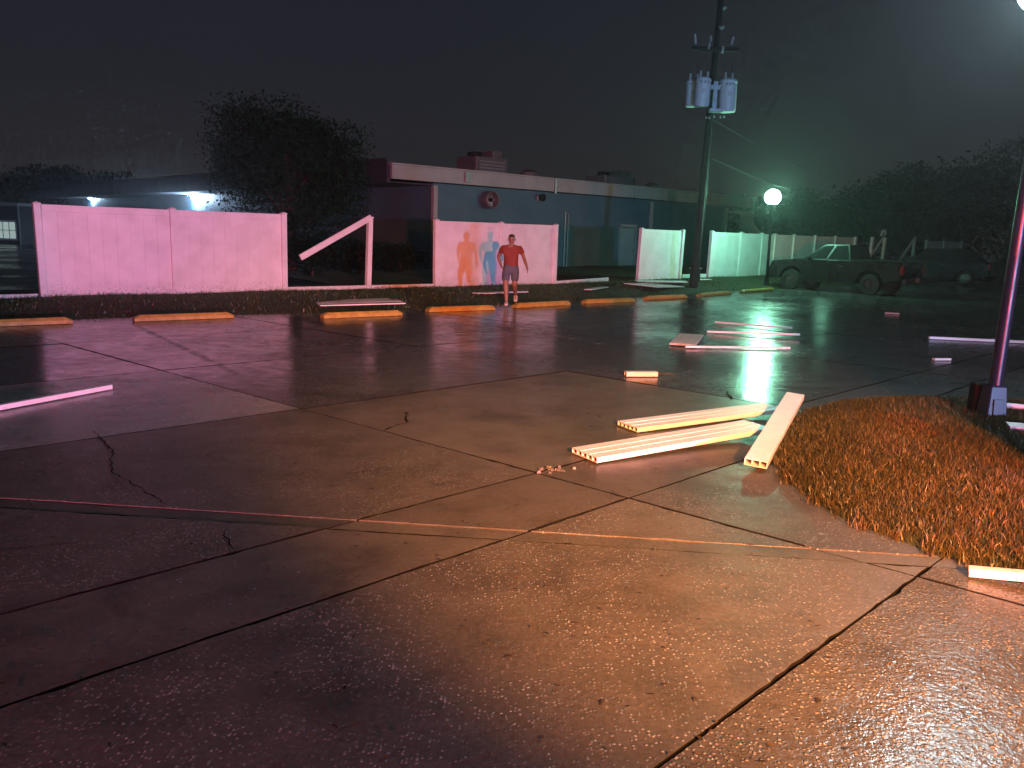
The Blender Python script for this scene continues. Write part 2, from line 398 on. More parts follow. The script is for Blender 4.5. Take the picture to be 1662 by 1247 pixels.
for reg, poly in (('front', front), ('mid', mid), ('back', back)):
    for i, j, w in cells(poly):
        a = A_LINES[i-1] if i > 0 else -99
        cx = sum(p[0] for p in w)/len(w); cy = sum(p[1] for p in w)/len(w)
        if reg == 'mid': mt = M['smooth']
        elif abs(a-4.42) < .01: mt = M['smooth'] if cy < 8 else M['far']
        elif reg == 'front' and a < 1.5: mt = M['agg2']
        elif reg == 'front': mt = M['agg']
        elif cy < 6.6: mt = M['agg']
        else: mt = M['far'] if a > 6 or cy > 9 or cx > 4 else M['smooth']
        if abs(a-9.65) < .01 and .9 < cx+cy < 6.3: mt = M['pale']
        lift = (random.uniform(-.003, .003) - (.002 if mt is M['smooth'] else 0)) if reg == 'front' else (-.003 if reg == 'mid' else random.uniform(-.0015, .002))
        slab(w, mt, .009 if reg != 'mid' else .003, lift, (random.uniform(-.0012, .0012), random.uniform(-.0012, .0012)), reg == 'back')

# worn stall stripes
def stripe(a, b, w):
    a, b = Vector((*a, 0)), Vector((*b, 0)); d = (b-a).normalized(); n = Vector((-d.y, d.x, 0))*w/2
    mm = MB(); mm.add([a-n, b-n, b+n, a+n], [(0, 1, 2, 3)])
    o = mm.build('painted_stripe', M['stripe'], lot); o.location.z = .010
for a, b in (((-6.5, 13.9), (-3.15, 9.35)), ((-1.75, 17.2), (1.5, 12.9)), ((3.45, 21.6), (6.6, 17.3)), ((7.3, 26.2), (9.6, 22.9)), ((-9.6, 11.4), (-7.9, 9.1)), ((5.3, 24.0), (8.0, 20.3))):
    stripe(a, b, .10)

# cracks running off the joints, with dirt in them
def crack(pts, w):
    rd = random.Random(int(pts[0][0]*100)); P = []
    for (x0, y0), (x1, y1) in zip(pts, pts[1:]):
        n = max(2, int(math.hypot(x1-x0, y1-y0)/.06))
        for i in range(n): P.append((x0+(x1-x0)*i/n+rd.gauss(0, .010), y0+(y1-y0)*i/n+rd.gauss(0, .010)))
    P.append(pts[-1]); vs = []; fs = []
    for i, (x, y) in enumerate(P):
        a = P[max(0, i-1)]; b = P[min(len(P)-1, i+1)]; l = math.hypot(b[0]-a[0], b[1]-a[1]) or 1
        ww = w*.5*rd.uniform(.2, 1.0)*(1 if 0 < i < len(P)-1 else .1); nx, ny = -(b[1]-a[1])/l*ww/2, (b[0]-a[0])/l*ww/2
        vs += [(x+nx, y+ny, .008), (x-nx, y-ny, .008)]
    for i in range(len(P)-1): fs.append((2*i, 2*i+1, 2*i+3, 2*i+2))
    mm = MB(); mm.add(vs, fs); mm.build('crack', M['bed'], lot)
for pts, w in ((((-3.45, 6.56), (-3.0, 6.0), (-2.75, 5.45), (-2.35, 5.05), (-2.09, 4.80)), .030), (((-1.10, 6.85), (-.93, 7.2), (-1.0, 7.62)), .045), (((-1.62, 4.42), (-1.5, 4.2), (-1.42, 4.08)), .026),
               (((2.1, 9.5), (2.45, 9.2), (2.4, 8.75), (3.0, 8.4)), .05), (((2.3, 9.4), (3.4, 9.55), (4.6, 9.9)), .030), (((-3.4, 3.9), (-2.7, 4.0), (-2.3, 4.15)), .02),
               (((4.5, 11.6), (5.4, 12.6), (7.4, 12.9)), .035)): crack(pts, w)
# crumbled corner where two joints meet
rd = random.Random(5); mm = MB()
for i in range(26):
    r_ = rd.uniform(.006, .02); mm.box((.30+rd.gauss(0, .07), 5.80+rd.gauss(0, .05), .008+r_*.4), (r_*1.6, r_*1.2, r_), Matrix.Rotation(rd.random()*3, 3, 'Z'), taper=.6)
o = mm.build('concrete_crumbs', M['agg']); tag(o, 'crumbs of broken concrete where two joints cross', None, None, 'stuff')

# verge and lawn
def zverge(s, t):
    e = stop_t(s)+.22; k = min(1, max(0, (t-e)/2.4)); k = k*k*(3-2*k)
    base = .20 + .12*min(1, max(0, (s-18)/12))
    return -.03+(base+.03)*k + .015*math.sin(s*1.7+t)*k
vs = []; fs = []; S = np.arange(-30, 82, .8); NTT = 9
for s in S:
    e = stop_t(s)+.12
    t1 = 26.8 if s > 12 else 20.2
    for kk in range(NTT):
        fr = kk/(NTT-1)
        t = e+(t1-e)*fr**1.5
        p = L(s, t, zverge(s, t)); vs.append(tuple(p))
for i in range(len(S)-1):
    for kk in range(NTT-1): fs.append((i*NTT+kk, i*NTT+NTT+kk, i*NTT+NTT+kk+1, i*NTT+kk+1))
mm = MB(); mm.add(vs, fs); verge = mm.build('verge_ground', M['soil'], None, 60); tag(verge, 'raised earth verge under the white fence', None, None, 'structure')

def blades(name, pos, h, w, mat, lean=.5, parent=None, label=None):
    n = len(pos); th = RNG.uniform(0, 2*math.pi, n); hh = h*RNG.uniform(.45, 1.25, n); ww = w*RNG.uniform(.6, 1.3, n)
    ph = RNG.uniform(0, 2*math.pi, n); ln = hh*RNG.uniform(.1, 1.0, n)*lean
    sx, sy = np.cos(th)*ww/2, np.sin(th)*ww/2; lx, ly = np.cos(ph)*ln, np.sin(ph)*ln
    v = np.zeros((n, 6, 3)); P = np.asarray(pos)
    for i, (k, wk, lk) in enumerate(((0, 1, 0), (0, -1, 0), (.55, .85, .35), (.55, -.85, .35), (1, .12, 1), (1, -.12, 1))):
        v[:, i, 0] = P[:, 0]+sx*wk+lx*lk; v[:, i, 1] = P[:, 1]+sy*wk+ly*lk; v[:, i, 2] = P[:, 2]+hh*k*(1-.25*(lk*ln/hh))
    idx = np.arange(n)[:, None, None]*6+np.array([[0, 1, 3, 2], [2, 3, 5, 4]])[None]
    me = raw_mesh(name, v.reshape(-1, 3), idx.reshape(-1, 4), 4, mat)
    return place(name, me, parent)
P = []
while len(P) < 42000:
    s = random.uniform(-4, 50) if random.random() < .75 else random.uniform(0, 26); t = random.uniform(stop_t(s)+.15, 19.3)
    if math.sin(s*3.1+t*2)*math.sin(t*4.3-s) < -.65 and random.random() < .8: continue
    P.append(L(s, t, zverge(s, t)-.01))
g = blades('verge_grass', P, .068, .012, M['grass2'], .8); tag(g, 'short dark grass on the verge along the white fence', None, None, 'stuff')

# grass island
ISL = [(3.02, 8.15), (2.62, 7.6), (2.24, 6.95), (2.04, 6.3), (2.0, 5.6), (2.09, 4.9), (2.36, 4.42), (2.72, 3.98), (3.3, 3.4), (4.6, 2.4), (6.5, 2.0), (8.5, 3.5), (9, 6), (8, 7.8), (6.3, 8.6), (5, 8.75), (3.9, 8.72), (3.4, 8.5)]
ICX, ICY = 5.0, 5.6
ISA = sorted((math.atan2(y-ICY, x-ICX), math.hypot(x-ICX, y-ICY)) for x, y in ISL)
def irad(a):
    pts = [(ISA[-1][0]-2*math.pi, ISA[-1][1])]+ISA+[(ISA[0][0]+2*math.pi, ISA[0][1])]
    for (a0, r0), (a1, r1) in zip(pts, pts[1:]):
        if a0 <= a <= a1:
            # straight chord between outline points
            x0, y0, x1, y1 = r0*math.cos(a0), r0*math.sin(a0), r1*math.cos(a1), r1*math.sin(a1)
            den = (x1-x0)*math.sin(a)-(y1-y0)*math.cos(a)
            return ((x1-x0)*y0-(y1-y0)*x0)/den if abs(den) > 1e-6 else r0
    return 3.0
def zisl(x, y):
    a = math.atan2(y-ICY, x-ICX); r = math.hypot(x-ICX, y-ICY); e = irad(a)-r     # distance in from the rim
    k = max(0, min(1, e/1.0)); return .015+.19*(1-(1-k)**2)+.012*math.sin(x*5.1)*math.sin(y*4.3)*k
NA, NR = 96, 12; vs = []; fs = []
for i in range(NA):
    a = -math.pi+2*math.pi*i/NA; rr = irad(a)
    for j in range(NR):
        fr = 1-((j)/(NR-1))**1.4*.98; x, y = ICX+math.cos(a)*rr*fr, ICY+math.sin(a)*rr*fr
        vs.append((x, y, zisl(x, y) if j else -.01))
for i in range(NA):
    k2 = (i+1) % NA
    for j in range(NR-1): fs.append((i*NR+j, k2*NR+j, k2*NR+j+1, i*NR+j+1))
fs.append(tuple(i*NR+NR-1 for i in range(NA)))
mm = MB(); mm.add(vs, fs); isl = mm.build('island_ground', M['soil'], None, 60); tag(isl, 'low earth mound of the grass island beside the lamp post', None, None, 'structure')
P = []
while len(P) < 200000:
    x, y = random.uniform(1.9, 7.2), random.uniform(2.6, 8.8)
    a = math.atan2(y-ICY, x-ICX); r = math.hypot(x-ICX, y-ICY)
    lim = irad(a)+.035*math.sin(a*37)+.03*math.sin(a*83)+random.gauss(0, .025)
    if r > lim: continue
    if x > 5.6 and random.random() < .6: continue
    P.append((x, y, zisl(x, y)-.012))
g = blades('island_grass', P, .060, .0048, M['grass'], .75); tag(g, 'coarse grass covering the island at the lamp post', None, None, 'stuff')

# ------------------------------------------------------------------ fence
T_F = 18.3
def picket_mesh():
    mm = MB(); mm.box((0, 0, .5), (.992, .022, 1.0), bev=.0); me = mm.mesh('picket', M['vinyl']); return me
PICK = picket_mesh()
def post_mesh(h):
    mm = MB(); mm.box((0, 0, h/2), (.127, .127, h), bev=.008)
    mm.box((0, 0, h+.012), (.145, .145, .024), bev=.004); mm.box((0, 0, h+.040), (.140, .140, .032), taper=.12)
    return mm.mesh('post', M['vinyl'])
POST = post_mesh(1.93)
def fence(posts, label, group='standing runs of the white vinyl fence', lean=0.0, zb=.13, tilt=None):
    s0 = posts[0]; root = thing('vinyl_fence', L(s0, T_F, zb), label, 'fence', ANG, group)
    for i, s in enumerate(posts):
        p = place('post', POST, root, (s-s0, 0, -.06)); p.rotation_euler = (random.gauss(0, .008), lean+random.gauss(0, .006), 0)
    for a, b in zip(posts, posts[1:]):
        w = b-a-.127; x0 = a-s0+.0635
        for nm, z, hh in (('top_rail', 1.80, .14), ('bottom_rail', .10, .14)):
            mm = MB(); mm.box((0, 0, 0), (w, .046, hh), bev=.006); r = mm.build(nm, M['vinyl'], root, None, (x0+w/2, 0, z)); r.rotation_euler = (0, random.gauss(0, .0025), 0)
        n = max(3, round(w/.288)); pw = w/n
        for j in range(n):
            q = place('picket', PICK, root, (x0+pw*(j+.5)+lean*.9, random.gauss(0, .0008), .165)); q.scale = (pw, 1, 1.572)
            q.rotation_euler = (0, lean, random.gauss(0, .002))
    return root
fence([4.10, 6.68, 9.26], 'wide pink-lit white vinyl fence run of two bays beside the dark tree')
fence([13.80, 16.15, 18.42], 'two-bay white vinyl fence run right behind the walking person')
fence([22.55, 24.92], 'single white vinyl fence bay standing alone left of the utility pole', lean=.03)
fence([26.75, 28.78, 30.35, 31.35, 32.85, 34.65, 36.55, 38.45], 'long white vinyl fence run of seven bays behind the lamp and the truck', lean=.012)
fence([46.9, 49.2, 51.9], 'far white vinyl fence run of two bays behind the blue car')
# broken parts still standing
root = thing('broken_fence_post', L(11.60, T_F, .13), 'leaning white fence post with a snapped rail hanging down from its top', 'fence post', ANG)
p = place('post', POST, root, (0, 0, -.06)); p.rotation_euler = (0, .035, 0)
mm = MB(); mm.box((0, 0, 0), (2.25, .05, .15), Matrix.Rotation(-math.atan2(1.0, 1.95), 3, 'Y'), bev=.006)
mm.build('rail', M['vinyl'], root, None, (-.92, -.03, 1.37))
for s, lab in ((40.25, 'bare white fence post just behind the truck bed'), (41.65, 'bare white fence post with a bent rail scrap on its top')):
    root = thing('broken_fence_post', L(s, T_F, .2), lab, 'fence post', ANG, 'bare posts of the blown-down fence')
    p = place('post', POST, root, (0, 0, -.1)); p.rotation_euler = (0, .05, 0)
    if s > 41:
        mm = MB(); mm.box((0, 0, 0), (1.3, .05, .12), Matrix.Rotation(R(-38), 3, 'Y'), bev=.006); mm.build('rail', M['vinyl'], root, None, (-.5, .06, 1.45))
        mm = MB(); mm.tube([(-.35, 0, 1.95), (-.28, 0, 2.16), (-.05, 0, 2.22), (.1, 0, 2.1), (-.02, 0, 1.95)], [.05, .06, .06, .05, .03], 6); mm.build('torn_rail_scrap', M['vinyl'], root)
root = thing('broken_fence_post', L(45.3, T_F, .2), 'far white fence post with a rail slanting down from its top', 'fence post', ANG, 'bare posts of the blown-down fence')
place('post', POST, root, (0, 0, -.1)); mm = MB(); mm.box((0, 0, 0), (2.5, .05, .14), Matrix.Rotation(R(-36), 3, 'Y'), bev=.006); mm.build('rail', M['vinyl'], root, None, (-1.0, -.03, 1.2))
# rails left along the ground
for a, b, za, zb, lab in ((-2.0, 4.0, .20, .20, 'white bottom rail on the verge leading off the wide fence run'), (9.34, 11.55, .22, .22, 'white bottom rail on the ground between the wide fence run and the leaning post'),
                  (11.70, 13.70, .22, .22, 'white bottom rail on the ground between the leaning post and the middle fence run'),
                  (18.52, 21.0, .22, .30, 'white bottom rail sticking out beyond the middle fence run'), (25.1, 26.6, .36, .36, 'short white bottom rail behind the utility pole')):
    mm = MB(); A, B = L(a, T_F), L(b, T_F); mm.box((0, 0, 0), ((B-A).length, .05, .14), Matrix.Rotation(ANG, 3, 'Z') @ Matrix.Rotation(-math.atan2(zb-za, b-a), 3, 'Y'), bev=.006)
    c = (A+B)/2; c.z = (za+zb)/2-.005
    o = mm.build('fence_rail', M['vinyl'], None, None, c); tag(o, lab, 'fence rail', 'bottom rails left along the fence line')

# ------------------------------------------------------------------ wheel stops
def stop_mesh():
    mm = MB(); l = .89
    vs = []
    for x, k in ((-l, .0), (-l+.10, 1), (l-.10, 1), (l, 0)):
        z = .06+.045*k; w = .085
        vs += [(x, -w, 0), (x, -w, .05 if k == 0 else .06), (x, -w*.62, z), (x, w*.62, z), (x, w, .05 if k == 0 else .06), (x, w, 0)]
    fs = [(0, 1, 2, 3, 4, 5), (23, 22, 21, 20, 19, 18)]
    for r in range(3):
        for i in range(6):
            j = (i+1) % 6; fs.append((r*6+i, r*6+j, r*6+6+j, r*6+6+i))
    mm.add(vs, fs)
    return mm.mesh('wheel_stop', M['yellow'])
STOP = stop_mesh(); mm = MB(); mm.lathe([(.018, .1035), (.018, .110), (.008, .113)], 8); SPIKE = mm.mesh('spike', M['blackmetal'])
ords = ['first', 'second', 'third', 'fourth', 'fifth', 'sixth', 'seventh', 'eighth', 'ninth']
extra = ['cut off by the picture edge', 'before the wide fence run', 'below the leaning fence post', 'beside the person on the tree side', 'right beside the feet of the person', 'below the fallen fence panels', 'left of the utility pole base', 'right of the utility pole base', 'nearest the truck']
for i, (a, b) in enumerate((((-9.0, 12.45), (-7.45, 13.74)), ((-6.65, 14.26), (-5.28, 15.31)), ((-3.68, 15.67), (-2.32, 16.70)), ((-1.86, 17.52), (-.48, 18.55)), ((0.0, 19.19), (1.34, 20.51)), ((1.77, 21.03), (3.19, 22.14)), ((3.64, 22.95), (5.01, 24.15)), ((5.54, 24.84), (6.89, 26.43)), ((7.51, 27.25), (9.09, 29.15)))):
    a, b = Vector(a), Vector(b); c = (a+b)/2; d = b-a
    o = place('wheel_stop', STOP, None, (c.x, c.y, .006), math.atan2(d.y, d.x)); o.scale = (d.length/1.78, 1, 1)
    tag(o, f'{ords[i]} yellow wheel stop from the left, {extra[i]}', 'wheel stop', 'yellow wheel stops along the verge')
    for x in (-.55, .55): place('spike', SPIKE, o, (x, 0, 0))

# ------------------------------------------------------------------ building
BA = 20.16; BT = 27.0; BE = 43.0; BD = 52.0      # front from s=BA to BE, side wall going back BD metres
bld = thing('store_building', L(BA, BT, 0), 'long blue flat-roofed building with white fascia behind the fence', 'building', ANG)
WL = BE-BA
mm = MB()
mm.add([(0, 0, 0), (20.6, 0, 0), (20.6, 0, 3.6), (0, 0, 3.6), (0, BD, 0), (0, BD, 3.6), (20.6, 1.6, 0), (20.6, 1.6, 3.6), (WL, 1.6, 0), (WL, 1.6, 3.6), (WL, BD, 0), (WL, BD, 3.6)],
       [(0, 1, 2, 3), (4, 0, 3, 5), (1, 6, 7, 2), (6, 8, 9, 7), (8, 10, 11, 9), (10, 4, 5, 11)])
wall = mm.build('wall', M['blue'], bld)
mm = MB(); mm.box((WL/2-1.0, BD/2, 4.10), (WL+2.0, BD-.2, .12)); roof = mm.build('roof', M['roof'], bld)
mm = MB(); mm.box((WL/2-1.0, -.18, 3.90), (WL+2.24, .16, .54), bev=.01); mm.box((WL/2-1.0, -.22, 4.185), (WL+2.4, .30, .07), bev=.01)
mm.build('fascia', M['trim'], bld)
mm = MB(); mm.box((-2.14, BD/2-.05, 3.92), (.16, BD, .86), bev=.01); mm.box((-2.16, BD/2, 4.36), (.30, BD+.3, .07), bev=.01); mm.build('fascia', M['dark_trim'], bld)
mm = MB(); mm.box((-1.04, BD/2, 3.53), (2.05, BD-.2, .05)); mm.build('soffit', M['dark_trim'], bld)
mm = MB(); mm.box((.04, -.035, 1.76), (.20, .20, 3.50), bev=.01); mm.build('corner_trim', M['trim'], bld)
for x, w in ((13.85, .18), (20.55, .20), (22.4, .16)):
    mm = MB(); mm.box((x, -.05 if x < 21 else 1.52, 1.76), (w, .12, 3.48), bev=.008); mm.build('pilaster', M['trim'], bld)
# conduits
mm = MB(); mm.tube([(7.55, -.06, .1), (7.55, -.06, 2.75)], .03, 8); mm.tube([(7.75, -.06, .2), (7.75, -.06, 2.7), (7.3, -.06, 2.85)], .025, 8); mm.build('conduit', M['steel'], bld, 40)
mm = MB(); mm.tube([(6.6, -.30, 4.2), (6.6, -.30, 3.55)], .055, 8); mm.build('downspout', M['steel'], bld, 40)
mm = MB(); mm.box((1.5, -.31, 3.92), (.24, .1, .42), bev=.01); mm.build('scupper', M['steel'], bld)
mm = MB(); mm.box((12.0, -.31, 3.85), (.16, .1, .30), bev=.01); mm.build('scupper', M['steel'], bld)
# exhaust hood: ring, cowl, blades
ex = bpy.data.objects.new('exhaust_fan', None); COL.objects.link(ex); ex.parent = bld; ex.location = (2.8, -.02, 3.08)
RX = Matrix.Rotation(R(90), 3, 'X')
def rx(mm): mm.v = [tuple(RX @ Vector(v)) for v in mm.v]; return mm
mm = MB(); mm.lathe([(.34, 0), (.36, .10), (.36, .42), (.33, .44), (.30, .42), (.29, .12)], 28); rx(mm).build('cowl', M['unit'], ex, 40)
mm = MB(); mm.lathe([(.08, .10), (.08, .30), (.05, .34)], 14); rx(mm).build('hub', M['blackmetal'], ex, 40)
for a in range(6):
    mm = MB(); mm.box((.17, 0, .2), (.20, .10, .012), Matrix.Rotation(R(25), 3, 'X')); mm.v = [tuple(Matrix.Rotation(a*math.pi/3, 3, 'Z') @ Vector(v)) for v in mm.v]; rx(mm).build('blade', M['steel'], ex)
# dead security light with arm
sl = bpy.data.objects.new('security_light', None); COL.objects.link(sl); sl.parent = bld; sl.location = (5.75, -.02, 3.3)
mm = MB(); mm.box((0, -.05, 0), (.14, .1, .2), bev=.01); mm.tube([(0, -.08, .02), (0, -.25, .06)], .03, 8); mm.build('bracket', M['steel'], sl)
mm = MB(); mm.lathe([(.05, .0), (.14, .05), (.17, .16), (.15, .17)], 16); rx(mm); mm.v = [(x+.02, y-.2, z+.02) for x, y, z in mm.v]; mm.build('lamp_head', M['blackmetal'], sl, 40)
# door with frame
dr = bpy.data.objects.new('door', None); COL.objects.link(dr); dr.parent = bld; dr.location = (11.95, 0, 0)
mm = MB(); mm.box((.12, -.04, 1.12), (1.0, .06, 2.05), bev=.01); mm.build('door_leaf', M['trim'], dr)
mm = MB(); mm.box((-.48, -.05, 1.2), (.10, .12, 2.3)); mm.box((.72, -.05, 1.2), (.10, .12, 2.3)); mm.box((.12, -.05, 2.27), (1.3, .12, .14)); mm.build('door_frame', M['trim'], dr)
mm = MB(); mm.tube([(.5, -.08, 1.05), (.5, -.15, 1.05), (.38, -.15, 1.05)], .018, 8); mm.build('handle', M['blackmetal'], dr, 40)
# torn awning at the far corner
mm = MB()
vs = []; fs = []
for i in range(12):
    a = i/11; 
    for kk, y in enumerate((-.9, 0)):
        vs.append((20.9+a*2.6, y-.25*math.sin(a*7), 2.9+.55*math.sin(a*3.6+.6)-.5*a + (.08 if kk else 0)))
for i in range(11): fs.append((2*i, 2*i+2, 2*i+3, 2*i+1))
n = len(vs); vs += [(x, y, z-.05) for x, y, z in vs]; fs += [tuple(n+q for q in f[::-1]) for f in fs]
for i in range(11): fs += [(2*i, n+2*i, n+2*i+2, 2*i+2), (2*i+1, 2*i+3, n+2*i+3, n+2*i+1)]
mm.add(vs, fs); aw = mm.build('torn_awning', M['trim'], bld, 50); aw['label'] = 'bent pale awning sheet at the far corner'
# wall floods on the side wall
def flood(t, z, lab, s):
    r = thing('wall_flood_light', L(BA, BT+t, z), lab, 'flood light', ANG, 'lit floods on the side wall of the building')
    mm = MB(); mm.box((-.07, 0, 0), (.13, .34, .26), bev=.02); mm.build('housing', M['blackmetal'], r)
    mm = MB(); mm.box((-.20, 0, -.02), (.16, .46*s, .34*s), Matrix.Rotation(R(-18), 3, 'Y'), bev=.05); mm.build('lens', M['flood'], r)
flood(24.0, 3.40, 'lit blue-white flood on the side wall close to the dark tree', 1.15)
flood(45.2, 3.62, 'lit blue-white flood at the far end of the side wall', 1.0)
# rooftop machinery
def roof_unit(x, y, w, d, h, lab, dx):
    r = thing('rooftop_unit', L(BA+x, BT+y, 4.16), lab, 'air conditioner', ANG, 'machines on the flat roof')
    mm = MB(); mm.box((0, 0, h/2+.12), (w, d, h), bev=.03); mm.build('cabinet', M['unit'], r)
    mm = MB(); mm.box((-w*.33, 0, .06), (.12, d, .12)); mm.build('skid', M['steel'], r); mm = MB(); mm.box((w*.33, 0, .06), (.12, d, .12)); mm.build('skid', M['steel'], r)
    mm = MB(); mm.box((dx, 0, h+.12+.18), (w*.3, d*.6, .36), bev=.02); mm.build('hood', M['unit'], r)
    mm = MB(); mm.lathe([(.32, 0), (.36, .08), (.36, .2), (.30, .24)], 18, (-dx*.8, 0, h+.12)); mm.build('fan', M['blackmetal'], r, 40)
    for q in range(5):
        mm = MB(); mm.box((0, -d/2-.01, .3+q*h*.15), (w*.8, .03, h*.07)); mm.build('louvre', M['steel'], r)
roof_unit(6.3, 4.5, 2.0, 1.5, 1.0, 'boxy rooftop unit above the middle fence run', .6)
roof_unit(15.9, 4.6, 2.6, 1.5, .75, 'long low rooftop unit farther along the roof', .8)
for x, y, lab in ((9.0, 4.0, 'squat round roof vent beside the boxy rooftop unit'), (19.2, 4.2, 'small round roof vent beyond the long rooftop unit')):
    r = thing('roof_vent', L(BA+x, BT+y, 4.16), lab, 'roof vent', 0, 'machines on the flat roof')
    mm = MB(); mm.lathe([(.25, 0), (.25, .35)], 16); mm.build('stack', M['steel'], r, 40); mm = MB(); mm.lathe([(.28, .36), (.5, .42), (.46, .6), (.2, .75)], 18); mm.build('cap', M['unit'], r, 40)

# lit little house at the far left
gh = thing('gate_house', (-38.2, 60, -.1), 'dark little building with a lit white-framed window', 'building', R(-8))
mm = MB(); mm.box((0, 2.0, 1.35), (5.2, 4, 2.7)); mm.build('wall', M['roof'], gh)
mm = MB(); mm.box((0, 1.9, 2.82), (5.9, 4.8, .22), bev=.03); mm.build('roof', M['trim'], gh)
win = bpy.data.objects.new('window', None); COL.objects.link(win); win.parent = gh; win.location = (1.3, -.02, 1.0)
for i in range(4):
    for j in range(2):
        mm = MB(); mm.box((-.75+i*.5, 0, -.3+j*.6), (.46, .03, .56)); mm.build('pane', M['lit_window'], win)
mm = MB()
for x, w in ((-1.06, .12), (-.5, .04), (0, .04), (.5, .04), (1.06, .12)): mm.box((x, -.02, 0), (w, .08, 1.4))
for z, h in ((-.66, .12), (0, .04), (.66, .12)): mm.box((0, -.025, z), (2.2, .07, h))
mm.build('frame', M['frame'], win)
mm = MB(); mm.tube([(2.65, -.1, 0), (2.65, -.1, 2.7)], .06, 8); mm.build('downspout', M['trim'], gh, 40)

# ------------------------------------------------------------------ trees
def tree(name, loc, lab, H, rx_, rz_, cz, n, leaf, mat, seed, trunk_r=.18, group=None):
    rng = np.random.default_rng(seed); rd = random.Random(seed)
    r = thing(name, loc, lab, 'tree', 0, group)
    mm = MB(); fork = H*.30
    mm.tube([(0, 0, -.1), (.03, .02, fork*.5), (.05, -.03, fork), (.0, .05, H*.55), (.05, 0, H*.85)], [trunk_r*1.3, trunk_r, trunk_r*.85, trunk_r*.5, trunk_r*.12], 9)
    cl = []
    for i in range(14):
        a = i*2.4+rd.random(); el = rd.uniform(.15, .95); z0 = fork*rd.uniform(.8, 1.9)
        tip = Vector((math.cos(a)*rx_*rd.uniform(.55, .95)*math.cos(el*.9), math.sin(a)*rx_*rd.uniform(.55, .95)*math.cos(el*.9), cz+rz_*math.sin(el*1.5-.55)*.85))
        base = Vector((.03, 0, z0)); midp = base.lerp(tip, .5)+Vector((0, 0, .25*rz_*rd.uniform(.1, .6)))
        mm.tube([base, midp, tip], [trunk_r*.42, trunk_r*.24, trunk_r*.05], 6); cl.append(tip); cl.append(midp.lerp(tip, .5))
    mm.build('trunk', M['bark'], r, 50)
    # clumps fill an uneven volume
    for i in range(34):
        d = Vector((rd.gauss(0, 1), rd.gauss(0, 1), rd.gauss(0, 1))).normalized(); k2 = rd.uniform(.45, 1.05)**.6
        cl.append(Vector((d.x*rx_*k2*rd.uniform(.7, 1.08), d.y*rx_*k2*rd.uniform(.7, 1.08), cz+d.z*rz_*k2*rd.uniform(.75, 1.1))))
    C3 = np.array([tuple(c) for c in cl]); wgt = rng.uniform(.3, 1.6, len(C3)); wgt /= wgt.sum()
    ci = rng.choice(len(C3), n, p=wgt); size = rng.uniform(.10, .30, len(C3))*rx_
    pos = C3[ci]+np.clip(rng.normal(0, 1, (n, 3)), -1.7, 1.7)*size[ci][:, None]*np.array([1, 1, .7])
    u = rng.normal(0, 1, (n, 3)); u /= np.linalg.norm(u, axis=1)[:, None]
    w = rng.normal(0, 1, (n, 3)); w = np.cross(u, w); w /= np.linalg.norm(w, axis=1)[:, None]
    sz = leaf*rng.uniform(.5, 1.3, n)[:, None]
    v = np.stack([pos-u*sz, pos+w*sz*.42, pos+u*sz, pos-w*sz*.42], 1)
    me = raw_mesh('crown', v.reshape(-1, 3), np.arange(n*4).reshape(-1, 4), 4, mat); place('crown', me, r)
    return r
tree('oak_tree', (-8.3, 30.5, .1), 'dark bushy tree in front of the blue building', 6.2, 2.55, 2.25, 3.75, 30000, .085, M['leaf'], 11, .2)
# trees beyond the building at the left
for i, (x, y, h, rr, lab) in enumerate(((-46.5, 76, 6.2, 3.6, 'low dark tree at the left picture edge'), (-42.2, 77, 7.3, 2.6, 'taller pointed dark tree above the lit window'), (-38.3, 78, 6.6, 3.0, 'rounded dark tree behind the far flood light'), (-50.5, 74, 5.4, 3.0, 'squat dark tree behind the little lit building'))):
    tree('shade_tree', (x, y, -.1), lab, h, rr, h*.36, h*.62, 5200, .2, M['leaf2'], 30+i, .2, 'dark trees at the left')
# tall trees closing the right
for i, (x, y, h, rr, lab) in enumerate(((18.5, 62, 4.7, 3.0, 'low dark tree behind the globe lamp'), (22.8, 64, 5.6, 3.4, 'dark tree between the globe lamp and the truck'), (27.0, 63, 6.6, 3.7, 'dark tree above the truck cab'), (31.3, 62, 8.1, 4.0, 'tall dark tree above the truck tail'),
        (36.0, 61, 9.3, 4.6, 'tallest dark tree at the right above the cars'), (41.5, 60, 9.5, 4.8, 'dark tree filling the right picture edge'), (33.8, 70, 7.4, 4.2, 'dark tree filling the gap behind the tallest ones'))):
    tree('tall_tree', (x, y, -.1), lab, h, rr, h*.46, h*.54, 9000, .2, M['leaf2'], 60+i, .24, 'dark trees closing the right side')
# shrubs along the building side
for i, (s, t, h, lab) in enumerate(((15.2, 24.6, 1.3, 'low shrub under the dark tree near the leaning post'), (17.3, 25.2, 1.1, 'low shrub at the corner of the blue building'), (13.0, 23.8, 1.5, 'rounded shrub right of the wide fence run'))):
    tree('shrub', L(s, t, .15), lab, h, h*.75, h*.45, h*.5, 2600, .07, M['leaf2'], 90+i, .04, 'low shrubs behind the fence')

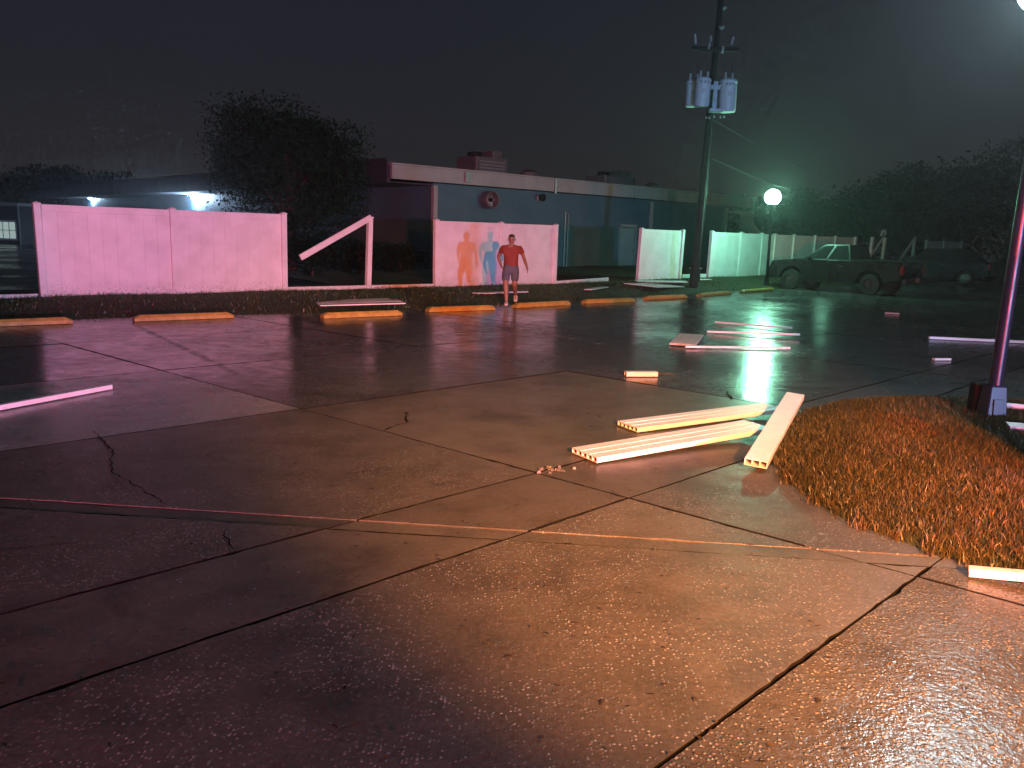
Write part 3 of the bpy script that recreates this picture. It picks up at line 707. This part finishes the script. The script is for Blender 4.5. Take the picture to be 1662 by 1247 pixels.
# ------------------------------------------------------------------ utility pole
up = thing('utility_pole', (5.98, 27.7, .05), 'tall dark wooden utility pole with transformers and insulators', 'utility pole')
ax = lambda z: Vector((.028*z, 0, z))
mm = MB(); mm.tube([ax(z) for z in (-.2, 2, 5, 8, 11.2)], [.135, .125, .112, .10, .085], 14); mm.build('pole_shaft', M['wood_pole'], up, 40)
def transformer(x, y, z, r, h, lean):
    t = bpy.data.objects.new('transformer', None); COL.objects.link(t); t.parent = up; t.location = ax(z)+Vector((x, y, 0)); t.rotation_euler = (0, lean, 0)
    mm = MB(); mm.lathe([(r*.90, 0), (r*.97, .03), (r, .12), (r, h-.08), (r*1.05, h-.07), (r*1.05, h-.02), (r*.9, h+.03), (r*.3, h+.07)], 24); mm.build('tank', M['tank'], t, 35)
    for dx, dy in ((-.12, -.08), (.13, .03)):
        mm = MB(); mm.lathe([(.035, h), (.055, h+.06), (.03, h+.08), (.05, h+.14), (.028, h+.16), (.04, h+.22), (.015, h+.25)], 10, (dx, dy, 0)); b = mm.build('bushing', M['porcelain'], t, 50)
        mm = MB(); mm.tube([(dx, dy, h+.25), (dx-.03, dy, h+.36), (dx-.06, dy, h+.55)], .006, 5); mm.build('lead', M['wire'], t)
    mm = MB(); mm.box((0, -r-.01, h*.55), (.10, .02, .14), bev=.004); mm.build('nameplate', M['plate'], t)
    for k2 in range(3):
        mm = MB(); mm.lathe([(.02, 0), (.03, .03), (.02, .06)], 8); mm.v = [(xx+(-.1+.1*k2), yy-r-.03, zz+h*.82) for xx, yy, zz in mm.v]; mm.build('terminal', M['porcelain'], t)
transformer(-.36, -.28, 5.83, .245, .84, .02); transformer(.50, -.18, 5.70, .275, .96, -.02); transformer(-.56, .25, 5.9, .22, .78, 0)
mm = MB(); mm.box(ax(6.45)+Vector((.06, -.2, 0)), (.9, .09, .14)); mm.box(ax(5.75)+Vector((.1, -.24, -.02)), (.42, .3, .10), bev=.01); mm.box(ax(6.15)+Vector((.06, -.2, 0)), (.13, .12, .95)); mm.build('mounting_bracket', M['steel'], up)
mm = MB(); mm.box(ax(7.62)+Vector((-.06, -.16, 0)), (1.5, .10, .12), bev=.006); mm.build('crossarm', M['wood_pole'], up)
for x, z, tl, ln in ((-.70, 7.72, -.15, .34), (-.28, 7.58, .12, .24), (-.23, 7.82, -.1, .2), (.16, 7.48, .1, .24), (.42, 7.74, .22, .28)):
    mm = MB(); mm.lathe([(.018, 0)]+[(r_, ln*(q+.5)/8) for q, r_ in enumerate((.05, .028, .05, .028, .05, .028, .045, .02))], 10); b = mm.build('insulator', M['porcelain'], up, 60, ax(z)+Vector((x, -.2, 0))); b.rotation_euler = (0, tl, 0)
for x, z in ((0.02, 8.22), (.04, 8.8)):
    mm = MB(); mm.lathe([(.02, 0), (.06, .04), (.03, .07), (.05, .11), (.02, .15)], 10); b = mm.build('insulator', M['porcelain'], up, 60, ax(z)+Vector((x, -.17, 0))); b.rotation_euler = (0, R(60), 0)
mm = MB(); mm.tube([ax(8.28)+Vector((0, -.12, 0)), ax(8.24)+Vector((.15, -.17, 0))], .03, 6); mm.build('bolt', M['steel'], up)
mm = MB(); mm.tube([ax(z)+Vector((.12, -.10, 0)) for z in (.1, 2.5, 5.4)], .016, 6); mm.build('ground_wire', M['wire'], up)
for x in (-.15, -.05, .1, .3, .42):
    mm = MB(); mm.lathe([(.02, 0), (.035, .03), (.02, .07)], 8); mm.build('spool_insulator', M['porcelain'], up, 40, ax(5.5)+Vector((x, -.22, random.uniform(-.06, .03))))
def wire(a, b, sag, r, lab):
    mm = MB(); a, b = Vector(a), Vector(b)
    pts = [a.lerp(b, i/20)-Vector((0, 0, sag*4*(i/20)*(1-i/20))) for i in range(21)]
    mm.tube(pts, r, 5); o = mm.build('power_line', M['wire']); tag(o, lab, 'wire', 'overhead wires from the utility pole')
wire((6.25, 27.6, 5.52), (33, 62, 6.6), 1.6, .009, 'upper bright overhead wire leaving the utility pole below the transformers')
wire((6.2, 27.6, 4.35), (33.5, 62, 5.2), 1.4, .008, 'lower overhead wire leaving the utility pole toward the globe lamp')

# ------------------------------------------------------------------ lamp posts
def lamp_post(loc, H, rg, lean, mat_globe, lab, base_h, base_w, pr, mat_post):
    r = thing('lamp_post', loc, lab, 'lamp post'); tp = Vector((lean*H, 0, H))
    mm = MB(); mm.tube([(0, 0, base_h*.6), tp*.5, tp-Vector((0, 0, rg*.9))], [pr, pr*.9, pr*.72], 16); mm.build('shaft', mat_post, r, 40)
    mm = MB(); mm.box((0, 0, base_h*.5), (base_w, base_w, base_h), taper=.72, bev=.015); mm.box((0, 0, .02), (base_w*1.25, base_w*1.25, .05), bev=.01); b = mm.build('base_cover', mat_post, r)
    mm = MB(); mm.lathe([(pr*.75, -.08), (pr*1.5, -.02), (rg*.55, .03), (rg*.52, .06)], 16, tp-Vector((0, 0, rg))); mm.build('globe_fitter', M['blackmetal'], r, 40)
    mm = MB(); n = 14; mm.lathe([(max(.002, rg*math.sin(math.pi*i/n)), -rg*math.cos(math.pi*i/n)) for i in range(1, n+1)], 22, tp); mm.build('globe', mat_globe, r, 180)
    return r
lamp_post((8.92, 29.3, .18), 3.05, .26, -.01, M['globe_far'], 'lit green-white globe lamp on a thin dark post by the truck', .35, .16, .05, M['blackmetal'])
nl = lamp_post((4.33, 7.25, .10), 3.80, .30, .014, M['globe_near'], 'near blue-grey lamp post on the grass island at the right edge', .40, .205, .058, M['postblue'])
mm = MB(); mm.box((-.06, .16, .19), (.10, .12, .40), bev=.015); mm.build('junction_box', M['blackmetal'], nl)
mm = MB(); mm.box((0, -.099, .21), (.09, .008, .14), Matrix.Rotation(R(-4), 3, 'X'), bev=.002); mm.build('hand_hole_cover', M['postblue'], nl)

# ------------------------------------------------------------------ vehicles
def arch(cx, r, z0, n=9): return [(cx-r*math.cos(math.pi*i/(n-1)), z0+r*math.sin(math.pi*i/(n-1))) for i in range(n)]
def wheel(parent, x, y, r, w, side):
    o = bpy.data.objects.new('wheel', None); COL.objects.link(o); o.parent = parent; o.location = (x, y, r); o.rotation_euler = (R(-90*side), 0, 0)
    mm = MB(); mm.lathe([(r*.62, -w/2), (r*.93, -w/2), (r, -w*.32), (r, w*.32), (r*.93, w/2), (r*.62, w/2), (r*.62, -w/2)], 28, cap=False); mm.build('tyre', M['tyre'], o, 40)
    mm = MB(); mm.lathe([(r*.62, -w*.3), (r*.63, w*.46), (r*.56, w*.48), (r*.52, w*.25), (r*.2, w*.3), (r*.16, w*.42), (r*.05, w*.44)], 20)
    for a in range(5):
        q = Matrix.Rotation(a*2*math.pi/5, 3, 'Z'); s2 = MB(); s2.box((r*.36, 0, w*.36), (r*.44, r*.13, w*.12)); mm.add([q @ Vector(v) for v in s2.v], s2.f)
    mm.build('rim', M['rim'], o, 40)
def vehicle(name, loc, rz, lab, paint, kind):
    v = thing(name, loc, lab, 'car' if kind != 'pickup' else 'pickup truck', rz)
    if kind == 'pickup':
        wb, hw, r = 2.95, .89, .36
        prof = [(1.50+.86, .42), (1.50+.93, .55), (1.50+.90, .80), (1.50+.78, 1.02), (1.55, 1.10), (1.02, 1.14), (-2.50, 1.12), (-2.55, 1.0), (-2.53, .55), (-2.45, .50)]+arch(-wb/2, .46, .42)+[(-.9, .36), (.9, .36)]+arch(wb/2, .46, .42)
        cab = [(1.05, 1.13), (.30, 1.66), (-.55, 1.68), (-.72, 1.12)]; top_in = .16
    else:
        wb, hw, r = 2.75, .90, .34
        prof = [(2.20, .38), (2.27, .55), (2.22, .78), (1.95, .92), (1.05, 1.02), (-2.15, 1.06), (-2.28, .95), (-2.28, .5), (-2.15, .38)]+arch(-wb/2, .42, .38)+[(-.9, .30), (.9, .30)]+arch(wb/2, .42, .38)
        cab = [(1.15, 1.02), (.35, 1.62), (-1.35, 1.66), (-2.1, 1.05)]; top_in = .17
    mm = MB(); mm.side_prism(prof, hw, .07, .955); mm.build('body', paint, v, 25)
    # cabin: base width to narrower roof
    vs = []
    for x, z in cab:
        y = hw-.05 if z < 1.3 else hw-top_in-.05; vs += [(x, -y, z), (x, y, z)]
    mm = MB(); mm.add(vs, [(0, 2, 4, 6), (7, 5, 3, 1), (0, 1, 3, 2), (2, 3, 5, 4), (4, 5, 7, 6), (6, 7, 1, 0)]); mm.build('cabin', paint, v)
    def quad(nm, pts, off, mat):
        p = [Vector(q) for q in pts]; n = (p[1]-p[0]).cross(p[2]-p[0]).normalized(); c = sum(p, Vector())/4
        if n.dot(c-Vector((0, 0, 1.3))) < 0: n = -n
        f = [c+(q-c)*.86+n*off for q in p]; b = [q-n*.02 for q in f]
        mm = MB(); mm.add(f+b, [(0, 1, 2, 3), (7, 6, 5, 4)]+[(i, (i+1) % 4, 4+(i+1) % 4, 4+i) for i in range(4)]); return mm.build(nm, mat, v)
    quad('windscreen', [vs[0], vs[1], vs[3], vs[2]], .008, M['glass']); quad('rear_window', [vs[6], vs[7], vs[5], vs[4]], .008, M['glass'])
    for k2 in (0, 1):
        a, b, c_, d = [Vector(vs[2*i+k2]) for i in range(4)]
        f = .5; m1 = a.lerp(d, f); m2 = b.lerp(c_, .45)
        quad('side_window', [a, m1, m2, b], .008, M['glass']); quad('side_window', [m1, d, c_, m2], .008, M['glass'])
        sg = -1 if k2 == 0 else 1
        mm = MB(); mm.box((.72, sg*(hw+.09), 1.16), (.10, .18, .14), bev=.03); mm.build('mirror', paint, v)
        mm = MB(); mm.box((-.42, sg*(hw+.005), .93), (.16, .03, .03), bev=.008); mm.build('door_handle', M['rim'], v)
        mm = MB(); mm.box((prof[2][0]-.16, sg*(hw-.17), .80), (.22, .26, .15), bev=.04); mm.build('headlight', M['lens'], v)
        mm = MB(); mm.box(((-2.50 if kind == 'pickup' else -2.22), sg*(hw-.09), .88), (.12, .19, .30), bev=.03); mm.build('tail_light', M['tail'], v)
        for xw in (-wb/2, wb/2): wheel(v, xw, sg*(hw-.10), r, .23, sg)
    mm = MB(); mm.box(((-2.62 if kind == 'pickup' else -2.30), 0, .52), (.16, hw*1.92, .18), bev=.03); mm.build('rear_bumper', M['rim'] if kind == 'pickup' else paint, v)
    mm = MB(); mm.box((2.42 if kind == 'pickup' else 2.26, 0, .50), (.16, hw*1.9, .22), bev=.04); mm.build('front_bumper', M['blackmetal'], v)
    mm = MB(); mm.box(((-2.705 if kind == 'pickup' else -2.385), 0, .56), (.01, .31, .155)); mm.build('license_plate', M['plate'], v)
    if kind == 'pickup':
        mm = MB(); mm.box((-1.62, 0, 1.13), (1.72, 1.50, .02)); mm.build('bed_floor', M['blackmetal'], v)
        for sg in (-1, 1):
            mm = MB(); mm.box((-1.62, sg*.82, 1.16), (1.78, .09, .07), bev=.02); mm.build('bed_rail', M['blackmetal'], v)
        mm = MB(); mm.tube([(-2.56, -.2, 1.02), (-2.60, -.2, 1.0), (-2.60, .2, 1.0), (-2.56, .2, 1.02)], .015, 6); mm.build('tailgate_handle', M['rim'], v)
    return v
hd = math.atan2(E2.y, E2.x)
rw = Vector((12.15, 28.25, 0)); c = rw + E2*1.475 + E1*.79
vehicle('pickup_truck', (c.x, c.y, 0.0), hd, 'black pickup truck parked nose to the fence beside the globe lamp', M['truck'], 'pickup')
vehicle('parked_car', (19.3, 38.2, 0.0), hd+.25, 'dark blue car parked behind the black pickup truck', M['bluecar'], 'car')
vehicle('parked_car', (25.2, 41.5, 0.0), hd+.2, 'dark grey car farthest right behind the near lamp post', M['greycar'], 'car')

# ------------------------------------------------------------------ fallen fence pieces
def hollow(l, w, h, cells_, wall=.006):
    """extruded vinyl plank along x with hollow chambers open at both ends and grooves on top"""
    mm = MB(); cw = w/cells_
    mm.box((0, 0, h-wall/2), (l, w-.002, wall)); mm.box((0, 0, wall/2), (l, w-.002, wall))
    for i in range(cells_+1):
        y = -w/2+cw*i; y += (wall/2 if i == 0 else (-wall/2 if i == cells_ else 0)); mm.box((0, y, h/2), (l-.002, wall, h-2*wall-.0004))
    return mm
def plank(name, a, b, w, h, cells_, lab, cat='fence plank', ribs=0, rollv=0, group='fence pieces scattered over the lot'):
    a, b = Vector(a), Vector(b); d = b-a; mm = hollow(d.length, w, h, cells_)
    for i in range(ribs):
        y = -w/2+w*(i+1)/(ribs+1); mm.box((0, y, h+.0015), (d.length-.004, .010, .003))
    q = d.to_track_quat('X', 'Z'); o = mm.build(name, M['vinyl_dirty']); o.location = (a+b)/2
    o.rotation_mode = 'QUATERNION'; from mathutils import Quaternion
    o.rotation_quaternion = q @ Quaternion((1, 0, 0), rollv)
    return tag(o, lab, cat, group)
plank('fence_plank', (1.045, 7.17, .012), (2.62, 8.02, .055), .30, .040, 5, 'ribbed white fence plank lying farther out, its end behind the grass-edge piece', ribs=2)
plank('fence_plank', (.575, 6.145, .012), (2.20, 7.13, .06), .33, .042, 5, 'nearest ribbed white fence plank pointing at the grass island', ribs=2)
plank('fence_plank', (1.85, 5.97, .030), (2.82, 8.02, .17), .17, .055, 3, 'hollow white fence piece lying along the rim of the grass island', rollv=.06)
plank('fence_rail', (-5.1, 6.0, .012), (-4.13, 8.27, .012), .06, .045, 1, 'thin white rail at the left picture edge on the lot', 'fence rail')
o = plank('fence_rail', (1.40, 10.02, .012), (1.80, 10.09, .012), .10, .055, 1, 'stubby white tube with a stick poking from its end', 'fence rail')
mm = MB(); mm.tube([(.19, 0, .03), (.36, .01, .018), (.47, .0, .012)], [.012, .010, .005], 6); mm.build('stick', M['bark'], o)
plank('fence_plank', (2.72, 13.08, .02), (3.15, 14.45, .03), .42, .025, 4, 'grey ribbed scrap of fence panel beside the pink rails', ribs=2)
plank('fence_rail', (2.72, 12.86, .015), (4.45, 13.09, .015), .045, .032, 1, 'nearest of the three pink-lit rails lying across the lamp reflection', 'fence rail')
plank('fence_rail', (3.58, 15.12, .015), (5.15, 14.68, .06), .045, .032, 1, 'middle one of the three rails lying across the lamp reflection', 'fence rail')
plank('fence_rail', (4.17, 16.95, .015), (5.40, 15.88, .05), .045, .032, 1, 'farthest of the three rails lying across the lamp reflection', 'fence rail')
plank('fence_rail', (7.73, 15.20, .012), (9.9, 14.85, .012), .07, .045, 1, 'long white rail on the dark lot behind the near lamp post', 'fence rail')
plank('fence_scrap', (6.36, 12.29, .012), (6.64, 12.35, .012), .06, .03, 1, 'tiny white scrap on the dark lot left of the near lamp post', 'fence scrap')
plank('fence_rail', (2.425, 4.06, .012), (3.05, 3.72, .10), .055, .045, 1, 'white rail at the right picture edge on the near grass rim', 'fence rail')
plank('fence_plank', (4.17, 6.72, .20), (5.6, 6.2, .22), .17, .055, 3, 'pale fence block lying in the grass below the near lamp post', rollv=.05)
plank('fence_rail', (4.66, 7.62, .22), (6.2, 7.0, .22), .06, .045, 1, 'pink-lit rail in the grass right of the near lamp post', 'fence rail')
plank('fence_scrap', (9.3, 20.6, .012), (9.62, 20.5, .012), .07, .03, 1, 'tiny pale scrap on the lot in front of the truck', 'fence scrap')
# fallen panels on the verge: flat frames of planks
def fallen_panel(s, t, rz, l, w, n, lab, tilt=(0, 0)):
    z = zverge(s, t)+.03
    r = thing('fallen_fence_panel', L(s, t, z), lab, 'fence panel', ANG+rz, 'fallen fence panels on the verge'); r.rotation_euler = (tilt[0], tilt[1], ANG+rz)
    pw = w/n
    for i in range(n):
        mm = MB(); mm.box((0, 0, 0), (l*random.uniform(.93, 1.0), pw*.97, .022)); q = mm.build('picket', M['vinyl_dirty'], r, None, (random.uniform(-.06, .06), -w/2+pw*(i+.5), random.uniform(0, .012))); q.rotation_euler = (0, 0, random.gauss(0, .012))
    return r
fallen_panel(9.6, 15.6, -.30, 1.9, .95, 3, 'flat fallen planks on the verge below the leaning fence post', (.03, -.02))
fallen_panel(14.3, 16.1, .05, 1.6, .42, 2, 'narrow fallen planks on the verge just left of the person')
fallen_panel(21.2, 16.5, .25, 2.3, 1.1, 4, 'pale fallen fence panel on the verge left of the utility pole', (.05, .03))
fallen_panel(22.6, 17.3, -.5, 1.9, .5, 2, 'fallen planks lying behind the pale fallen panel', (.05, .0))
fallen_panel(18.3, 16.4, .45, 1.7, .24, 1, 'single fallen plank on the verge right of the person')
fallen_panel(25.2, 17.5, .1, .9, .3, 1, 'short fallen plank in the grass right of the utility pole')
# stump / meter box by the pole
mb = thing('meter_pedestal', L(24.35, 17.2, zverge(24.35, 17.2)), 'small dark meter box in the grass before the lone fence bay', 'meter box', ANG)
mm = MB(); mm.box((0, 0, .22), (.30, .26, .44), bev=.02); mm.build('cabinet', M['blackmetal'], mb); mm = MB(); mm.box((0, 0, .46), (.36, .32, .05), bev=.015); mm.build('lid', M['steel'], mb)

ub = thing('shadow_cabinet', (3.86, 5.0, .12), 'added unseen cabinet casting the shadow band over the grass island', 'added shadow cabinet', R(8))  # box added out of view to shade the near lamp post and grass
mm = MB(); mm.box((0, 0, .70), (.50, .36, 1.40), bev=.02); mm.build('cabinet', M['postblue'], ub); mm = MB(); mm.box((0, 0, 1.425), (.56, .42, .05), bev=.015); mm.build('lid', M['postblue'], ub)
mm = MB(); mm.box((.1, -.195, .75), (.03, .03, .16), bev=.008); mm.build('handle', M['steel'], ub)

# loose leaves and twigs on the lot
n = 900; px = RNG.uniform(-5, 6, n); py = 2.4+RNG.exponential(4.0, n); keep = (py < 20)
px, py = px[keep], py[keep]; pos = []
for x, y in zip(px, py):
    if x > 1.9 and 3.5 < y < 9: continue
    pos.append((x*(.3+.12*y), y, .009))
n = len(pos); pos = np.array(pos); a = RNG.uniform(0, 6.28, n); sz = RNG.uniform(.006, .022, n)
u = np.stack([np.cos(a)*sz, np.sin(a)*sz, np.zeros(n)], 1); w = np.stack([-np.sin(a)*sz*.35, np.cos(a)*sz*.35, np.full(n, .004)], 1)
v = np.stack([pos-u, pos+w, pos+u, pos-w+np.array([0, 0, .006])], 1)
o = place('leaf_litter', raw_mesh('leaf_litter', v.reshape(-1, 3), np.arange(n*4).reshape(-1, 4), 4, M['litter'])); tag(o, 'small wet leaves and bits strewn over the concrete', None, None, 'stuff')

# ------------------------------------------------------------------ person
def skin_mesh(name, verts, edges, radii, mat, root=0, sub=2):
    me = bpy.data.meshes.new(name+'_rig'); me.from_pydata([tuple(v) for v in verts], edges, [])
    o = bpy.data.objects.new(name+'_rig', me); COL.objects.link(o)
    sm = o.modifiers.new('skin', 'SKIN'); sm.use_smooth_shade = True; sb = o.modifiers.new('sub', 'SUBSURF'); sb.levels = sub
    for i, rr in enumerate(radii):
        d = me.skin_vertices[0].data[i]; d.radius = rr if isinstance(rr, tuple) else (rr, rr); d.use_root = (i == root)
    dg = bpy.context.evaluated_depsgraph_get(); dg.update()
    out = bpy.data.meshes.new_from_object(o.evaluated_get(dg)); out.name = name
    bpy.data.objects.remove(o); out.materials.clear(); out.materials.append(mat)
    for p in out.polygons: p.use_smooth = True
    return out
class Rig:
    def __init__(self): self.v = []; self.e = []; self.r = []
    def chain(self, start, pts):
        prev = start
        for p, rr in pts:
            self.v.append(p); self.r.append(rr); i = len(self.v)-1
            if prev is not None: self.e.append((prev, i))
            prev = i
        return prev
pr = thing('person', (-.11, 19.72, 0.02), 'person in red t-shirt and grey shorts walking between the wheel stops', 'person', R(-2)); pr.scale = (1.10, 1.04, 1.0)
g = Rig()
pel = g.chain(None, [((0, 0, .93), (.155, .115))])
chest = g.chain(pel, [((0, .0, 1.08), (.135, .10)), ((0, .0, 1.26), (.150, .105)), ((0, .01, 1.365), (.11, .075))])
neck = g.chain(chest, [((0, .0, 1.43), .052), ((0, -.012, 1.475), .055), ((0, -.022, 1.52), (.070, .085)), ((0, -.018, 1.575), (.074, .092)), ((0, -.008, 1.625), (.055, .07))])
def arm(sx, sh, el, wr, hd_):
    a = g.chain(chest, [(sh, .058), (tuple((sh[i]+el[i])/2 for i in range(3)), .048), (el, .040), (tuple((wr[i]+el[i])/2 for i in range(3)), .038), (wr, .027)])
    w_, h_ = Vector(wr), Vector(hd_); d = (h_-w_).normalized()
    palm = g.chain(a, [(tuple(w_+d*.06), (.040, .020))])
    side = Vector((0, 1, 0)); 
    for k2, (off, ln) in enumerate(((-.030, .065), (-.010, .078), (.011, .074), (.030, .055))):
        b0 = w_+d*.095+side*off; b1 = b0+d*ln*.55+Vector((-sx*.008, 0, 0)); b2 = b1+d*ln*.45+Vector((-sx*.016, 0, 0))
        g.chain(palm, [(tuple(b0), .0095), (tuple(b1), .0085), (tuple(b2), .007)])
    t0 = w_+d*.04+side*-.038; g.chain(palm, [(tuple(t0), .011), (tuple(t0+d*.04+side*-.018), .009), (tuple(t0+d*.065+side*-.018), .0075)])
arm(1, (.19, .01, 1.35), (.275, .06, 1.13), (.345, -.05, .93), (.385, -.10, .77))
arm(-1, (-.19, .01, 1.35), (-.285, .15, 1.13), (-.225, .05, .96), (-.17, -.03, .82))
legF = [((-.095, -.01, .86), .098), ((-.100, -.10, .68), .080), ((-.095, -.18, .50), .060), ((-.085, -.185, .38), .062), ((-.075, -.19, .22), .047), ((-.070, -.20, .09), .036), ((-.07, -.25, .045), (.040, .030)), ((-.07, -.36, .03), (.036, .022))]
legB = [((.095, .0, .86), .098), ((.095, -.03, .68), .080), ((.092, -.045, .50), .060), ((.095, .08, .41), .060), ((.10, .23, .31), .047), ((.105, .33, .235), .036), ((.108, .34, .17), (.040, .030)), ((.112, .27, .09), (.036, .022))]
g.chain(pel, legF); g.chain(pel, legB)
place('body', skin_mesh('body', g.v, g.e, g.r, M['skin']), pr)
g = Rig(); a = g.chain(None, [((0, 0, .83), (.190, .150)), ((0, 0, .97), (.172, .132)), ((0, 0, 1.12), (.158, .122)), ((0, 0, 1.26), (.172, .128)), ((0, .01, 1.37), (.120, .085)), ((0, .005, 1.405), (.075, .062))])
for sx, el in ((1, (.237, .03, 1.215)), (-1, (-.236, .075, 1.22))): g.chain(3, [((sx*.185, .01, 1.35), .074), (el, .068)])
place('shirt', skin_mesh('shirt', g.v, g.e, g.r, M['shirt']), pr)
g = Rig(); a = g.chain(None, [((0, 0, 1.02), (.160, .122)), ((0, 0, .885), (.168, .13))])
g.chain(a, [((-.095, -.02, .80), .108), ((-.100, -.105, .66), .094), ((-.097, -.17, .545), .086)]); g.chain(a, [((.095, -.005, .80), .108), ((.095, -.035, .66), .094), ((.093, -.045, .55), .086)])
place('shorts', skin_mesh('shorts', g.v, g.e, g.r, M['shorts']), pr)
g = Rig(); g.chain(None, [((0, .055, 1.49), .045), ((0, .035, 1.56), (.078, .075)), ((0, .012, 1.615), (.080, .092)), ((0, -.02, 1.648), (.058, .072))]); place('hair', skin_mesh('hair', g.v, g.e, g.r, M['hair']), pr)
g = Rig(); g.chain(None, [((0, .09, 1.53), .032), ((-.03, .12, 1.45), .03), ((-.045, .12, 1.36), .018)]); place('ponytail', skin_mesh('ponytail', g.v, g.e, g.r, M['hair']), pr)
for nm, pts in (('shoe', (((-.07, -.175, .06), (.048, .05)), ((-.07, -.25, .052), (.050, .042)), ((-.07, -.35, .036), (.047, .032)), ((-.07, -.39, .032), (.036, .024)))),
                ('shoe', (((.105, .365, .235), (.048, .05)), ((.108, .34, .16), (.050, .042)), ((.112, .275, .085), (.047, .032)), ((.113, .245, .06), (.036, .024))))):
    g = Rig(); g.chain(None, pts); place('shoe', skin_mesh('shoe', g.v, g.e, g.r, M['shoe']), pr)
# face
for sx in (-1, 1):
    mm = MB(); mm.lathe([(.004, -.011), (.012, -.006), (.014, 0), (.012, .006), (.004, .011)], 10, (sx*.030, -.102, 1.556)); mm.build('eye', M['hair'], pr, 60)
    mm = MB(); mm.box((sx*.078, .0, 1.545), (.018, .035, .055), bev=.008); mm.build('ear', M['skin'], pr, 60)
mm = MB(); mm.box((0, -.118, 1.530), (.024, .032, .042), taper=.5, bev=.004); mm.build('nose', M['skin'], pr, 60)
mm = MB(); mm.box((0, -.104, 1.495), (.046, .014, .012), bev=.004); mm.build('mouth', M['shirt'], pr)

# ------------------------------------------------------------------ wet night air
k = bpy.data.materials.new('wet_air'); k.use_nodes = True; t = k.node_tree; t.nodes.clear()
out = t.nodes.new('ShaderNodeOutputMaterial'); pv = t.nodes.new('ShaderNodeVolumePrincipled')
pv.inputs['Color'].default_value = (.86, .9, .93, 1); pv.inputs['Density'].default_value = .0018; pv.inputs['Anisotropy'].default_value = .78
t.links.new(pv.outputs[0], out.inputs['Volume'])
mm = MB(); mm.box((0, 45, 5.7), (190, 130, 14.6)); o = mm.build('haze', k); tag(o, 'thin wet night air glowing around the lamps', None, None, 'stuff')
